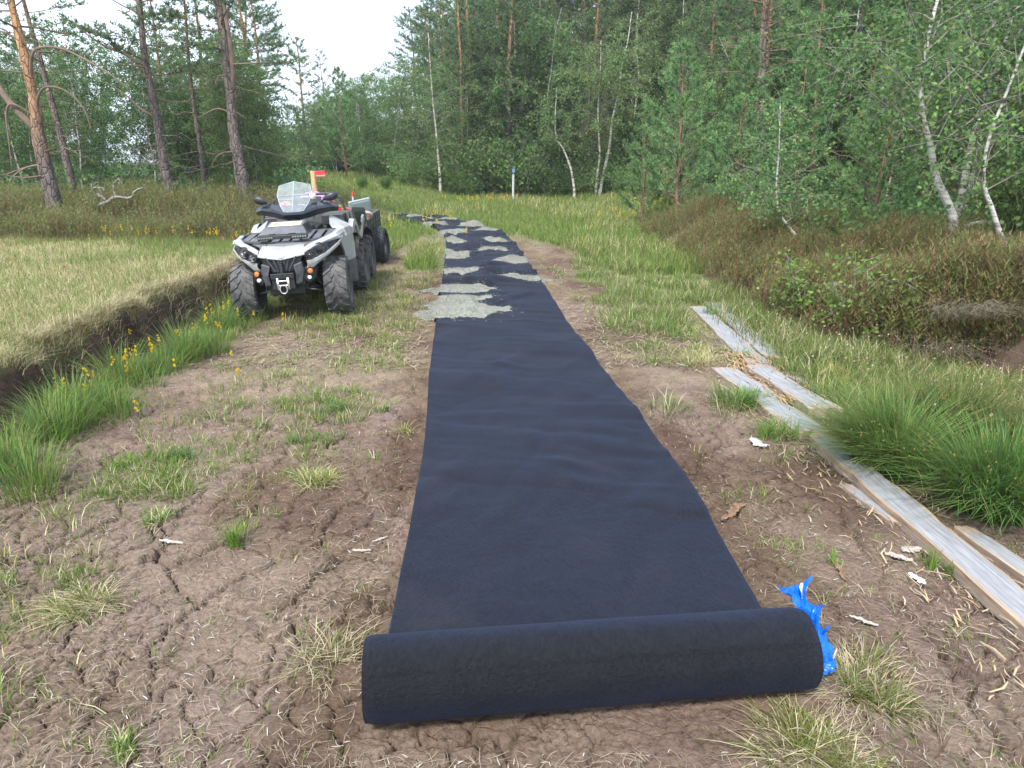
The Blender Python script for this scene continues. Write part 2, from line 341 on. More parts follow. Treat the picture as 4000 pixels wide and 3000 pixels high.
def sheet_point(s, t):
    """world xy on the sheet"""
    cx = np.interp(s, PS, PATH[:, 0]); cy = np.interp(s, PS, PATH[:, 1]); dx = np.interp(s, PS, PD[:, 0]); dy = np.interp(s, PS, PD[:, 1])
    nx, ny = dy, -dx
    # first metre turns so the cloth leaves the roll squarely
    k = sm(1.2, .1, s); ax = (ROLL_B - ROLL_A)[:2]; ax = ax / np.linalg.norm(ax); nx = nx * (1 - k) + ax[0] * k; ny = ny * (1 - k) + ax[1] * k
    w = .675 + .009 * np.sign(t) * (fbm(s * .9, t * 0 + 2 + np.sign(t), 3, 97) - .5) * 2 + .02 * (fbm(s * .5, t * 0, 2, 98) - .5)
    return cx + nx * w * t, cy + ny * w * t
def make_sheet():
    smax = PS[-1]; ss = [0.0]
    while ss[-1] < smax: ss.append(ss[-1] + (.016 if ss[-1] < 3 else .028 if ss[-1] < 8 else .05))
    s = np.array(ss[:-1]); t = np.linspace(-1, 1, 72)
    S, Tt = np.meshgrid(s, t, indexing='ij'); S = S.ravel(); Tt = Tt.ravel()
    x, y = sheet_point(S, Tt); z = H(x, y, False) + .012 + fab_z(x, y, S, Tt)
    ns, nt = len(s), len(t); i = np.arange(ns - 1)[:, None] * nt + np.arange(nt - 1)[None]
    F = np.stack([i, i + 1, i + nt + 1, i + nt], -1).reshape(-1, 4)
    o = obj('sheet', mesh_np('sheet', np.stack([x, y, z], -1) - np.array(geo.location), F, mat=M_FAB, smooth=True), geo)
    md = o.modifiers.new('thickness', 'SOLIDIFY'); md.thickness = .004; md.offset = 1
make_sheet()
def make_roll():
    ax = ROLL_B - ROLL_A; Ln = np.linalg.norm(ax); ax /= Ln; back = np.array([-ax[1], ax[0], 0]); up = np.array([0, 0, 1.])
    nl, na = 90, 96
    l = np.linspace(0, 1, nl); a = np.arange(na) / na * 2 * PI
    Lg, Ag = np.meshgrid(l, a, indexing='ij')
    rr = ROLL_R + .007 * (fbm(Lg * 3.2 + np.cos(Ag) * .9, np.sin(Ag) * 1.6 + np.cos(Ag), 4, 101) - .5) + .0035 * sm(1.02, 1.0, (Ag / (2 * PI) + .02 * (fbm(Lg * 3, Lg * 0, 3, 102) - .5) + .62) % 1.0) * ((Ag / (2 * PI) + .62) % 1.0) - .006 * np.exp(-np.minimum(Lg, 1 - Lg) * Ln / .008)
    cz = H(*(ROLL_A + ax * Ln / 2)[:2], False) + ROLL_R + .012
    c = ROLL_A + ax * (Ln * Lg + .012 * (fbm(np.cos(Ag) * 2, np.sin(Ag) * 2, 3, 103) - .5) * np.sign(Lg - .5) * (np.abs(Lg - .5) > .47))[..., None]; c[..., 2] = cz
    V = c + rr[..., None] * (np.cos(Ag)[..., None] * back + np.sin(Ag)[..., None] * up)
    i = np.arange(nl - 1)[:, None] * na; j = np.arange(na)[None]; j2 = (j + 1) % na
    F = np.stack([i + j, i + j2, i + na + j2, i + na + j], -1).reshape(-1, 4)
    org = np.array(geo.location)
    mb = MB().add(V.reshape(-1, 3) - org, F)
    ro = obj('roll', mb.mesh('roll', M_FAB, True), geo)
    # wound layers on both ends and a cardboard core
    for e, (l0, sg) in enumerate(((0, -1), (1, 1))):
        mb = MB(); th = np.linspace(0, 2 * PI * 13, 13 * 40); r = .042 + (ROLL_R - .046) * th / th[-1]
        base = ROLL_A + ax * Ln * l0; base[2] = cz
        dep = .004 * (vnoise(th * .8, th * 0, 5 + e))
        p = base + r[:, None] * (np.cos(th)[:, None] * back + np.sin(th)[:, None] * up)
        n = len(th)
        rows = [p - ax * sg * .02, p + ax * sg * dep[:, None], p + ax * sg * dep[:, None] + .0035 * (np.cos(th)[:, None] * back + np.sin(th)[:, None] * up), p - ax * sg * .02 + .0035 * (np.cos(th)[:, None] * back + np.sin(th)[:, None] * up)]
        V = np.concatenate(rows); k = np.arange(n - 1)
        F = np.concatenate([np.stack([k + q * n, k + 1 + q * n, k + 1 + (q + 1) * n, k + (q + 1) * n], -1) for q in range(3)])
        a2 = np.arange(48) / 48 * 2 * PI
        disc = base - ax * sg * .012 + (ROLL_R - .006) * (np.cos(a2)[:, None] * back + np.sin(a2)[:, None] * up)
        mb.add(V - org, F); mb.add(np.vstack([disc, base - ax * sg * .012]) - org, None, [(q, (q + 1) % 48, 48) for q in range(48)])
        obj('roll_end', mb.mesh('roll_end', M_FAB), geo)
make_roll()

# ---- blue plastic wrapping torn open at the roll's right end
def blue_wrap():
    m, N, L, b = newmat('blue_plastic')
    b.inputs['Base Color'].default_value = (.008, .17, .72, 1); b.inputs['Roughness'].default_value = .32; b.inputs['Specular IOR Level'].default_value = .5
    tr = N.new('ShaderNodeBsdfTranslucent'); tr.inputs[0].default_value = (.01, .26, .95, 1); ms = N.new('ShaderNodeMixShader'); ms.inputs[0].default_value = .35
    L.new(b.outputs[0], ms.inputs[1]); L.new(tr.outputs[0], ms.inputs[2]); L.new(ms.outputs[0], N['Material Output'].inputs[0])
    wh = simple('white_print', (.75, .76, .78), .5)
    root = thing('plastic_wrap', 'crumpled bright blue plastic wrapping bunched against the right end of the roll', 'plastic wrap', (1.0, 2.0, .03))
    org = np.array([1.0, 2.0, .03])
    def ribbon(P, Wd, n, m_, seed, amp):
        P = [(a - .016, b, c_ + .012) for a, b, c_ in P]
        c = spline(P, n); d = np.gradient(c, axis=0); d /= np.linalg.norm(d, axis=1)[:, None]
        side = np.cross(d, np.array([-.35, .75, .55])); side /= np.linalg.norm(side, axis=1)[:, None]; nor = np.cross(side, d)
        u = np.linspace(-1, 1, m_); w = np.interp(np.linspace(0, 1, n), np.linspace(0, 1, len(Wd)), Wd)
        V = c[:, None] + side[:, None] * (u[None, :, None] * w[:, None, None])
        I, J = np.meshgrid(np.arange(n), u, indexing='ij')
        f = (np.abs((J * 2.2 + .8 * np.sin(I * .33 + seed)) % 2 - 1) - .5) * amp * 1.1 + (fbm(I * .24, J * 2.6 + seed, 3, 7 + seed) - .5) * amp * 2.4
        f2 = (fbm(I * .33 + 9, J * 3 + seed, 3, 17 + seed) - .5) * amp * 1.3
        V = V + nor[:, None] * f[..., None] + d[:, None] * f2[..., None] * .35
        k = np.arange(n - 1)[:, None] * m_ + np.arange(m_ - 1)[None]
        return V.reshape(-1, 3) - org, np.stack([k, k + 1, k + m_ + 1, k + m_], -1).reshape(-1, 4)
    V, F = ribbon([(.945, 2.10, .205), (.965, 2.07, .20), (.995, 2.02, .175), (1.012, 1.97, .14), (1.022, 1.93, .10), (1.028, 1.90, .06), (1.03, 1.885, .03)], [.05, .06, .055, .048, .045, .04, .032], 50, 19, 3, .0105)
    V[:, 2] = np.maximum(V[:, 2], -.012)
    obj('bunched_film', mesh_np('bunched_film', V, F, mat=m), root)
    V, F = ribbon([(.99, 2.04, .17), (1.0, 2.09, .205), (1.015, 2.12, .215)], [.018, .045, .05], 18, 13, 5, .006)
    obj('torn_flap', mesh_np('torn_flap', V, F, mat=m), root)
    V, F = ribbon([(1.015, 1.96, .12), (1.035, 1.965, .135), (1.05, 1.97, .148)], [.03, .022, .012], 12, 9, 8, .006)
    obj('torn_flap', mesh_np('torn_flap', V, F, mat=m), root)
    V, F = ribbon([(.985, 2.05, .19), (.99, 2.07, .215), (.993, 2.08, .235)], [.012, .015, .008], 7, 5, 11, .003)
    obj('white_print', mesh_np('white_print', V, F, mat=wh), root)
    V, F = ribbon([(1.062, 1.945, .03), (1.072, 1.95, .05), (1.076, 1.955, .07)], [.013, .012, .004], 6, 4, 12, .002)
    obj('paper_tag', mesh_np('paper_tag', V, F, mat=wh), root)
blue_wrap()
# ================================================================== six-wheeled quad bike
# local frame: x to the camera's right, y away from the camera (towards the tail), z up, front axle at the origin
M_SILVER = simple('silver_white_paint', (.40, .42, .435), .36, 0, (.30, .295, .28), 4, .03, 30, .5, .3)
M_BLACK = simple('black_plastic', (.012, .013, .016), .42, 0, (.03, .031, .034), 14, .15, 140, .5)
M_NAVY = simple('blue_black_fairing', (.011, .014, .024), .26, 0, (.02, .022, .03), 5, .02, 60, .5, .3)
M_DGREY = simple('charcoal_plastic', (.035, .038, .045), .5, 0, (.065, .066, .07), 9, .12, 120, .5)
M_GREY = simple('grey_rack_plastic', (.085, .09, .105), .48, 0, (.13, .13, .14), 10, .1, 150, .5)
M_TYRE = simple('dusty_rubber', (.05, .05, .053), .85, 0, (.145, .14, .135), 7, .3, 90, .25)
M_TYRE2 = simple('black_rubber', (.03, .03, .034), .8, 0, (.075, .073, .074), 7, .3, 90, .25)
M_RIM = simple('matt_rim_metal', (.10, .10, .105), .45, .6, (.17, .16, .155), 12)
M_CHROME = simple('chrome', (.88, .89, .90), .22, .8)
M_STEEL = simple('worn_steel', (.42, .42, .42), .38, .9, (.3, .29, .28), 30)
M_ORANGE = simple('amber_lens', (.8, .2, .03), .2, 0, None, coat=.5)
M_WHITEP = simple('white_plastic', (.75, .76, .76), .4)
M_CARGO = simple('grey_green_plastic', (.075, .085, .08), .55, 0, (.11, .12, .11), 8, .12, 90, .4)
M_MUD = simple('dusty_wheel_arch', (.045, .038, .032), .9, 0, (.11, .09, .07), 6, .3, 40, .2)
M_RED = simple('red_plastic', (.55, .02, .02), .4)
M_YELLOW = simple('pale_yellow_sticker', (.85, .82, .45), .5)
M_DARKPRINT = simple('dark_print', (.05, .06, .06), .6)
M_WOOD_NEW = simple('fresh_peeled_wood', (.62, .42, .22), .7, 0, (.42, .25, .12), 22, .2, 60, .3, mapscale=(3, 3, .4))
def glassmat():
    m, N, L, b = newmat('clear_windscreen')
    tr = N.new('ShaderNodeBsdfTransparent'); tr.inputs[0].default_value = (.86, .91, .93, 1)
    gl = N.new('ShaderNodeBsdfGlossy'); gl.inputs['Roughness'].default_value = .06
    df = N.new('ShaderNodeBsdfDiffuse'); df.inputs[0].default_value = (.75, .82, .86, 1)
    fr = N.new('ShaderNodeFresnel'); fr.inputs[0].default_value = 1.5
    n = N.new('ShaderNodeTexNoise'); n.inputs['Scale'].default_value = 5; mr = N.new('ShaderNodeMapRange'); mr.inputs['To Min'].default_value = .10; mr.inputs['To Max'].default_value = .34
    L.new(n.outputs['Fac'], mr.inputs[0])
    m1 = N.new('ShaderNodeMixShader'); m2 = N.new('ShaderNodeMixShader')
    L.new(mr.outputs[0], m1.inputs[0]); L.new(tr.outputs[0], m1.inputs[1]); L.new(df.outputs[0], m1.inputs[2])
    L.new(fr.outputs[0], m2.inputs[0]); L.new(m1.outputs[0], m2.inputs[1]); L.new(gl.outputs[0], m2.inputs[2])
    L.new(m2.outputs[0], N['Material Output'].inputs[0]); return m
M_GLASS = glassmat()
def lensmat():
    m, N, L, b = newmat('clear_lens'); tr = N.new('ShaderNodeBsdfTransparent'); gl = N.new('ShaderNodeBsdfGlossy'); gl.inputs['Roughness'].default_value = .03
    fr = N.new('ShaderNodeFresnel'); ms = N.new('ShaderNodeMixShader'); L.new(fr.outputs[0], ms.inputs[0]); L.new(tr.outputs[0], ms.inputs[1]); L.new(gl.outputs[0], ms.inputs[2]); L.new(ms.outputs[0], N['Material Output'].inputs[0]); return m
M_LENS = lensmat()

def part(name, mb, mat, parent, bevel=0, solid=0, smooth=False, label=None):
    o = obj(name, mb.mesh(name, mat, smooth), parent)
    if solid: s = o.modifiers.new('solid', 'SOLIDIFY'); s.thickness = solid; s.offset = -1
    if bevel: b = o.modifiers.new('bevel', 'BEVEL'); b.width = bevel; b.segments = 2; b.limit_method = 'ANGLE'; b.angle_limit = R(28)
    if label: o['label'] = label
    return o
def grid(mb, rows, close=False):
    A = np.asarray(rows, float); m, n = A.shape[:2]
    k = np.arange(m - 1)[:, None] * n + np.arange(n - 1)[None]
    F = np.stack([k, k + 1, k + n + 1, k + n], -1).reshape(-1, 4)
    if close:
        q = np.arange(m - 1) * n; F = np.vstack([F, np.stack([q + n - 1, q, q + n, q + 2 * n - 1], -1)])
    mb.add(A.reshape(-1, 3), F); return mb
def mir(rows): A = np.asarray(rows, float).copy(); A[..., 0] *= -1; return A
def full(rows):
    """half section given from the centre line outwards -> both halves"""
    A = np.asarray(rows, float); return np.concatenate([mir(A)[:, :0:-1], A], 1)
def box(mb, c, s, rz=0, rx=0, ry=0, taper=None):
    v = np.array([(x, y, z) for z in (-1, 1) for y in (-1, 1) for x in (-1, 1)], float)
    if taper: v[4:, 0] *= taper[0]; v[4:, 1] *= taper[1]
    v = v * np.asarray(s, float) / 2
    if rx or ry or rz: v = v @ np.array(Matrix.Rotation(rz, 3, 'Z') @ Matrix.Rotation(ry, 3, 'Y') @ Matrix.Rotation(rx, 3, 'X')).T
    mb.add(v + np.asarray(c, float), [(0, 2, 3, 1), (4, 5, 7, 6), (0, 1, 5, 4), (1, 3, 7, 5), (3, 2, 6, 7), (2, 0, 4, 6)]); return mb
def prism(mb, poly, d):
    """closed polygon (n,3) pushed along vector d"""
    P = np.asarray(poly, float); n = len(P); Q = P + np.asarray(d, float)
    V = np.vstack([P, Q, P.mean(0), Q.mean(0)]); k = np.arange(n); k2 = (k + 1) % n
    mb.add(V, np.stack([k, k2, k2 + n, k + n], -1), np.vstack([np.stack([k2, k, np.full(n, 2 * n)], -1), np.stack([k + n, k2 + n, np.full(n, 2 * n + 1)], -1)])); return mb
def lathe(mb, prof, c, ax, n=28):
    """profile (h, r) about axis"""
    ax = np.asarray(ax, float); ax /= np.linalg.norm(ax); ref = np.array([0, 0, 1.]) if abs(ax[2]) < .9 else np.array([1., 0, 0])
    a = np.cross(ax, ref); a /= np.linalg.norm(a); b = np.cross(ax, a); th = np.arange(n) / n * 2 * PI
    rows = [np.asarray(c) + ax * h + r * (np.cos(th)[:, None] * a + np.sin(th)[:, None] * b) for h, r in prof]
    return grid(mb, rows, True)

atv = thing('quad_bike', 'silver and black six-wheeled quad bike with windscreen facing the camera on the track', 'quad bike', (ATV_X, ATV_Y, float(H(ATV_X, ATV_Y))), (0, R(-3.2), ATV_A))

def wheel(parent, x, y, z, Rr, Wd, steer=0, knobby=False, tm=M_TYRE):
    sg = 1 if x > 0 else -1
    mb = MB(); w = Wd / 2
    prof = [(-w * .72, Rr * .56), (-w * .98, Rr * .66), (-w * 1.0, Rr * .8), (-w * .9, Rr * .90), (-w * .62, Rr * .945), (0, Rr * .96), (w * .62, Rr * .945), (w * .9, Rr * .90), (w * 1.0, Rr * .8), (w * .98, Rr * .66), (w * .72, Rr * .56)]
    lathe(mb, prof, (0, 0, 0), (1, 0, 0), 44)
    def lug(a, lx, ll, lw, hh, skew, bend):
        # small block on the tread; a angle, lx across position
        r0 = Rr * (.955 - .05 * max(0, abs(lx) / w - .55) / .45)
        v = []
        for q in (0, hh):
            for (px, pt) in ((-ll / 2, -lw / 2), (ll / 2, -lw / 2), (ll / 2, lw / 2), (-ll / 2, lw / 2)):
                k = .85 if q else 1
                xx = lx + px * k; tt = a + (pt * k + skew * px) / Rr; rr = (r0 if not q else min(Rr, r0 + hh)) - bend * max(0, abs(xx) - w * .62)
                v.append((xx, rr * math.cos(tt), rr * math.sin(tt)))
        mb.add(v, [(4, 5, 6, 7), (0, 1, 5, 4), (1, 2, 6, 5), (2, 3, 7, 6), (3, 0, 4, 7)])
    if knobby:
        for i in range(30):
            for j in range(7):
                lug((i + .5 * (j % 2)) / 30 * 2 * PI, (j - 3) / 3 * w * .86, w * .17, .028, .016, 0, .35)
    else:
        for i in range(17):
            for s_ in (-1, 1):
                lug((i + .25 * s_) / 17 * 2 * PI, s_ * w * .62, w * .72, .036, .02, .55 * s_, .38)
                lug((i + .5 + .25 * s_) / 17 * 2 * PI, s_ * w * .22, w * .34, .03, .014, .9 * s_, 0)
    t = part('wheel', mb, tm, parent, 0, 0, False)
    t.location = (x, y, z); t.rotation_euler = (0, 0, steer)
    rb = MB(); o = sg * w
    lathe(rb, [(o * .70, Rr * .585), (o * .80, Rr * .56), (o * .72, Rr * .52), (o * .35, Rr * .48), (o * .30, Rr * .30), (o * .45, Rr * .22), (o * .5, Rr * .12), (o * .5, .002)], (0, 0, 0), (1, 0, 0), 36)
    lathe(rb, [(-o * .70, Rr * .585), (-o * .5, Rr * .5), (-o * .1, Rr * .4), (-o * .1, .002)], (0, 0, 0), (1, 0, 0), 24)
    for k in range(6):
        a = k / 6 * 2 * PI; box(rb, (o * .46, Rr * .38 * math.cos(a), Rr * .38 * math.sin(a)), (.03, Rr * .3, .05), rx=a)
    for k in range(4):
        a = k / 4 * 2 * PI + .4; lathe(rb, [(o * .48, .011), (o * .6, .011), (o * .6, .001)], (0, Rr * .17 * math.cos(a), Rr * .17 * math.sin(a)), (1, 0, 0), 6)
    part('rim', rb, M_RIM, t, 0, 0, True)
    return t
for sx in (-1, 1):
    wheel(atv, sx * .472, 0, .31, .315, .25, R(3))
    wheel(atv, sx * .475, 1.5, .31, .315, .25)
    wheel(atv, sx * .475, 2.28, .31, .315, .25)

# ---- chassis, belly, suspension
mb = MB(); box(mb, (0, 1.0, .46), (.36, 2.6, .34)); box(mb, (0, .1, .5), (.46, .5, .3)); box(mb, (0, 1.3, .70), (.5, 1.0, .26)); part('chassis', mb, M_BLACK, atv, .01)
mb = MB(); prism(mb, [(-.2, -.36, .40), (.2, -.36, .40), (.17, -.2, .26), (.17, .5, .22), (-.17, .5, .22), (-.17, -.2, .26)], (0, .02, .05)); part('skid_plate', mb, M_DGREY, atv, .006)
for s in (-1, 1):
    mb = MB()
    for (a, b, r) in (((.14, -.14, .36), (.37, 0, .26), .018), ((.14, .22, .36), (.37, 0, .26), .018), ((.15, -.1, .52), (.37, 0, .40), .014), ((.15, .2, .52), (.37, 0, .40), .014)):
        tube(mb, [(s * a[0], a[1], a[2]), (s * b[0], b[1], b[2])], r, 8)
    part('suspension_arm', mb, M_BLACK, atv, 0, 0, True)
    mb = MB(); tube(mb, [(s * .17, .07, .70), (s * .32, .03, .34)], .028, 10); th = np.linspace(0, 2 * PI * 7, 90); u = np.linspace(.1, .75, 90)
    ax0 = np.array([s * .17, .07, .70]); ax1 = np.array([s * .32, .03, .34])
    tube(mb, ax0 + (ax1 - ax0) * u[:, None] + .042 * np.stack([np.cos(th), np.sin(th), 0 * th], -1), .008, 5)
    part('shock_absorber', mb, M_DGREY, atv, 0, 0, True)
    mb = MB(); tube(mb, [(s * .12, -.17, .335), (s * .33, -.14, .29)], .009, 8); lathe(mb, [(-.014, .004), (-.012, .016), (.012, .016), (.014, .004)], (s * .12, -.17, .335), (0, 1, 0), 10)
    part('tie_rod', mb, M_STEEL, atv, 0, 0, True)
    # inner wheel arch
    mb = MB(); rows = []
    for k in range(11):
        a = R(62 + k * 11); rows.append([(s * .20, .06 - .45 * math.cos(a), .36 + .42 * math.sin(a)), (s * .36, .06 - .45 * math.cos(a), .36 + .42 * math.sin(a)), (s * .50, .06 - .44 * math.cos(a), .35 + .42 * math.sin(a))])
    grid(mb, rows); grid(mb, [[(s * .205, -.30, .34), (s * .205, .45, .34)], [(s * .205, -.22, .66), (s * .205, .40, .66)], [(s * .21, -.05, .77), (s * .21, .2, .77)]])
    part('wheel_arch', mb, M_MUD, atv, 0, .008)
# ---- hood
mb = MB(); grid(mb, full([[(0, -.405, .655), (.12, -.39, .672), (.235, -.355, .69)], [(0, -.40, .675), (.12, -.385, .692), (.235, -.35, .71)], [(0, -.32, .735), (.115, -.31, .745), (.22, -.29, .752)], [(0, -.2, .765), (.115, -.19, .775), (.215, -.19, .785)], [(0, -.08, .785), (.12, -.08, .79), (.215, -.08, .80)]]))
part('hood', mb, M_SILVER, atv, .006, .014)
# round badge on the hood
mb = MB(); bc = np.array((0, -.372, .705)); bn = np.array((0, -.62, .78)); bn /= np.linalg.norm(bn)
lathe(mb, [(-.01, .046), (.006, .046), (.008, .040), (.008, .001)], bc, bn, 32); bd = part('badge', mb, M_WHITEP, atv, 0, 0, False)
mb = MB(); bu = np.cross((1, 0, 0), bn); bu /= np.linalg.norm(bu); bu = bu if bu[2] > 0 else -bu
P = lambda x, y: bc + bn * .0105 + np.array((1., 0, 0)) * x * .035 + bu * y * .035
tube(mb, [P(-.25, -.05), P(-.28, .18), (P(-.12, .38)), P(.12, .42), P(.36, .28)], [.001, .0028, .0032, .003, .001], 5)
prism(mb, [P(-.14, -.52), P(.2, -.5), P(.5, -.32), P(.72, -.05), P(.35, -.14), P(.06, -.12), P(-.1, -.24)], bn * .001)
for a in (60, 85, 115, 140, 165, 30): tube(mb, [P(.93 * math.cos(R(a)), .93 * math.sin(R(a))), P(.93 * math.cos(R(a + 12)), .93 * math.sin(R(a + 12)))], .0014, 4)
part('badge_emblem', mb, M_DARKPRINT, bd)
# ---- front fenders: brow above the lights, jaw below, dark housing between
for s in (-1, 1):
    f = lambda rows: rows if s > 0 else mir(rows)
    mb = MB(); grid(mb, f([[(.225, -.30, .752), (.30, -.24, .79), (.40, -.13, .822), (.47, .0, .85), (.485, .2, .872)], [(.225, -.345, .735), (.31, -.295, .785), (.42, -.19, .825), (.51, -.04, .852), (.535, .22, .872)], [(.23, -.352, .715), (.32, -.315, .765), (.435, -.215, .805), (.53, -.055, .83), (.555, .23, .845)], [(.232, -.345, .705), (.32, -.30, .752), (.432, -.2, .79), (.528, -.05, .80), (.555, .24, .80)]]))
    part('front_fender', mb, M_SILVER, atv, .006, .012)
    mb = MB(); grid(mb, f([[(.235, -.35, .70), (.325, -.31, .75), (.435, -.21, .785), (.52, -.06, .80)], [(.24, -.345, .655), (.34, -.30, .685), (.45, -.21, .73), (.525, -.06, .775)], [(.235, -.345, .615), (.35, -.305, .64), (.46, -.215, .70), (.53, -.06, .765)]]))
    part('headlight_housing', mb, M_BLACK, atv, .004, .012)
    mb = MB(); grid(mb, f([[(.245, -.362, .63), (.35, -.32, .658), (.46, -.232, .715), (.535, -.10, .772), (.552, .1, .815)], [(.25, -.355, .595), (.352, -.318, .625), (.465, -.228, .69), (.54, -.095, .755), (.556, .1, .80)], [(.225, -.34, .53), (.30, -.32, .565), (.44, -.22, .665), (.535, -.08, .742), (.55, .1, .79)]]))
    part('lower_fender_trim', mb, M_SILVER, atv, .005, .012)
    # lettering on the fender, raised pale strokes
    mb = MB()
    for k in range(6):
        y0 = -.02 + k * .036; x0 = .542 + .01 * k / 5; z0 = .822 + .008 * k / 5
        if k == 3: box(mb, (s * x0, y0, z0), (.004, .016, .006)); continue
        for (dy, dz, sy, szz) in ((0, .012, .026, .006), (-.011, 0, .005, .026), (.011, -.004, .005, .02)): box(mb, (s * x0, y0 + dy, z0 + dz), (.006, sy, szz), ry=s * -.5)
    part('fender_lettering', mb, M_WHITEP, atv)
    # headlights
    for (hx, hy, hz, hr) in ((.375, -.262, .738, .052), (.282, -.325, .688, .041)):
        n = np.array([s * .34, -1, .12]); n /= np.linalg.norm(n); c = np.array([s * hx, hy - .022, hz])
        mb = MB(); lathe(mb, [(-.05, hr * 1.12), (.004, hr * 1.16), (.012, hr * 1.08), (.008, hr * .98)], c, n, 28); hl = part('headlight', mb, M_BLACK, atv, 0, 0, True)
        mb = MB(); lathe(mb, [(.006, hr * .99), (-.006, hr * .93), (-.022, hr * .75), (-.032, hr * .45), (-.036, .001)], c, n, 28); part('reflector', mb, M_CHROME, hl, 0, 0, True)
        mb = MB(); lathe(mb, [(-.036, hr * .22), (-.006, hr * .22), (-.002, hr * .12), (0, .001)], c, n, 12); part('bulb_cap', mb, M_STEEL, hl, 0, 0, True)
        mb = MB(); lathe(mb, [(.008, hr * 1.0), (.014, hr * .8), (.018, hr * .4), (.019, .001)], c, n, 24); part('lens', mb, M_LENS, hl, 0, 0, True)
    # bumper plates
    mb = MB(); prism(mb, [(s * .115, -.405, .60), (s * .20, -.385, .63), (s * .215, -.38, .54), (s * .185, -.40, .415), (s * .125, -.42, .405), (s * .135, -.43, .52)], (0, .07, 0)); part('bumper_plate', mb, M_DGREY, atv, .01)
    # pods with indicator and round reflector
    mb = MB(); prism(mb, [(s * .19, -.36, .565), (s * .30, -.315, .575), (s * .325, -.29, .53), (s * .305, -.30, .44), (s * .24, -.34, .40), (s * .19, -.37, .44)], (0, .12, 0)); part('bumper_pod', mb, M_BLACK, atv, .014)
    mb = MB(); c = np.array([s * .265, -.352, .53]); n = np.array([s * .3, -1, .1]); lathe(mb, [(-.03, .036), (.012, .036), (.014, .030), (.004, .028)], c, n, 22); ind = part('indicator', mb, M_BLACK, atv, 0, 0, True)
    mb = MB(); lathe(mb, [(.003, .028), (.008, .02), (.010, .008), (.010, .001)], c, n, 18); part('amber_lens', mb, M_ORANGE, ind, 0, 0, True)
    mb = MB(); lathe(mb, [(-.03, .019), (.012, .019), (.014, .015), (.014, .001)], np.array([s * .252, -.352, .462]), n, 16); part('round_reflector', mb, M_WHITEP, atv, 0, 0, True)
# grille with V bars
mb = MB(); grid(mb, full([[(0, -.355, .665), (.22, -.32, .70)], [(0, -.36, .60), (.17, -.33, .62)], [(0, -.36, .53), (.09, -.35, .535)]])); part('grille', mb, M_BLACK, atv, 0, .02)
for k in range(7):
    mb = MB(); z = .555 + k * .018; x = .09 + .11 * (k / 6); tube(mb, [(-x, -.35 + .01, z + .012), (0, -.372, z), (x, -.34, z + .012)], .005, 6); part('grille_bar', mb, M_DGREY, atv)
for s in (-1, 1):
    for (x0, x1) in ((.04, .02), (.085, .055), (.15, .10)):
        mb = MB(); tube(mb, [(s * x0, -.378, .685), (s * x1, -.385, .60), (s * x1 * .7, -.385, .545)], .008, 6); part('grille_bar', mb, M_DGREY, atv)
# cross bar, winch with rollers and rope loop
mb = MB(); box(mb, (0, -.42, .50), (.23, .04, .055)); tube(mb, [(0, -.41, .62), (0, -.425, .50)], .02, 10); lathe(mb, [(-.012, .02), (.012, .02), (.014, .001)], (0, -.405, .628), (0, -.3, 1), 12); part('cross_bar', mb, M_BLACK, atv, .006)
mb = MB(); box(mb, (0, -.37, .42), (.23, .1, .12)); wn_ = part('winch', mb, M_BLACK, atv, .012)
for s in (-1, 1):
    mb = MB(); lathe(mb, [(-.062, .004), (-.06, .013), (.06, .013), (.062, .004)], (s * .052, -.432, .425), (0, 0, 1), 14); part('winch_roller', mb, M_CHROME, wn_, 0, 0, True)
mb = MB(); lathe(mb, [(-.045, .01), (.045, .01)], (0, -.43, .45), (1, 0, 0), 10); lathe(mb, [(-.045, .01), (.045, .01)], (0, -.43, .405), (1, 0, 0), 10); part('winch_roller', mb, M_STEEL, wn_, 0, 0, True)
mb = MB(); tube(mb, spline([(-.022, -.44, .41), (-.036, -.45, .37), (-.02, -.455, .335), (.012, -.455, .328), (.034, -.45, .352), (.03, -.445, .39), (.012, -.44, .41)], 22), .0085, 7); part('winch_hook', mb, M_STEEL, wn_, 0, 0, True)

# ---- front rack with slats, light bars, luggage box
rk = MB(); tube(rk, [(-.45, .36, .86), (-.50, .2, .85), (-.47, -.02, .825), (-.2, -.14, .795), (.2, -.14, .795), (.47, -.02, .825), (.50, .2, .85), (.45, .36, .86), (-.45, .36, .86)], .02, 8); rack = part('front_rack', rk, M_DGREY, atv, 0, 0, True)
for k in range(9):
    x = (k - 4) * .105; yf = -.13 + .12 * max(0, abs(x) - .2) / .27; mb = MB(); box(mb, (x, (yf + .36) / 2, .845 - .012 * (abs(x) < .2)), (.075, .36 - yf, .014), rx=R(6)); part('rack_slat', mb, M_GREY, rack, .004)
mb = MB(); prism(mb, [(-.32, -.16, .80), (.32, -.16, .80), (.24, -.18, .765), (-.24, -.18, .765)], (0, .05, .01)); part('rack_front_plate', mb, M_DGREY, rack, .006)
for s in (-1, 1):
    mb = MB(); prism(mb, [(s * .26, -.16, .80), (s * .17, -.17, .80), (s * .205, -.22, .725), (s * .225, -.22, .725)], (0, .03, .02)); part('rack_bracket', mb, M_BLACK, rack)
mb = MB(); box(mb, (0, -.16, .862), (.50, .05, .035)); lb = part('light_bar', mb, M_BLACK, atv, .004)
for s in (-1, 1):
    mb = MB(); box(mb, (s * .17, -.182, .862), (.16, .012, .046)); lp = part('light_pod', mb, M_BLACK, lb, .004)
    mb = MB()
    for k in range(6): lathe(mb, [(.0, .010), (.004, .010), (.004, .001)], (s * .17 - .062 + k * .025, -.188, .862), (0, -1, 0), 8)
    part('light_element', mb, simple('led_lens', (.30, .34, .30), .15, .5), lb)
mb = MB(); bx = -.045
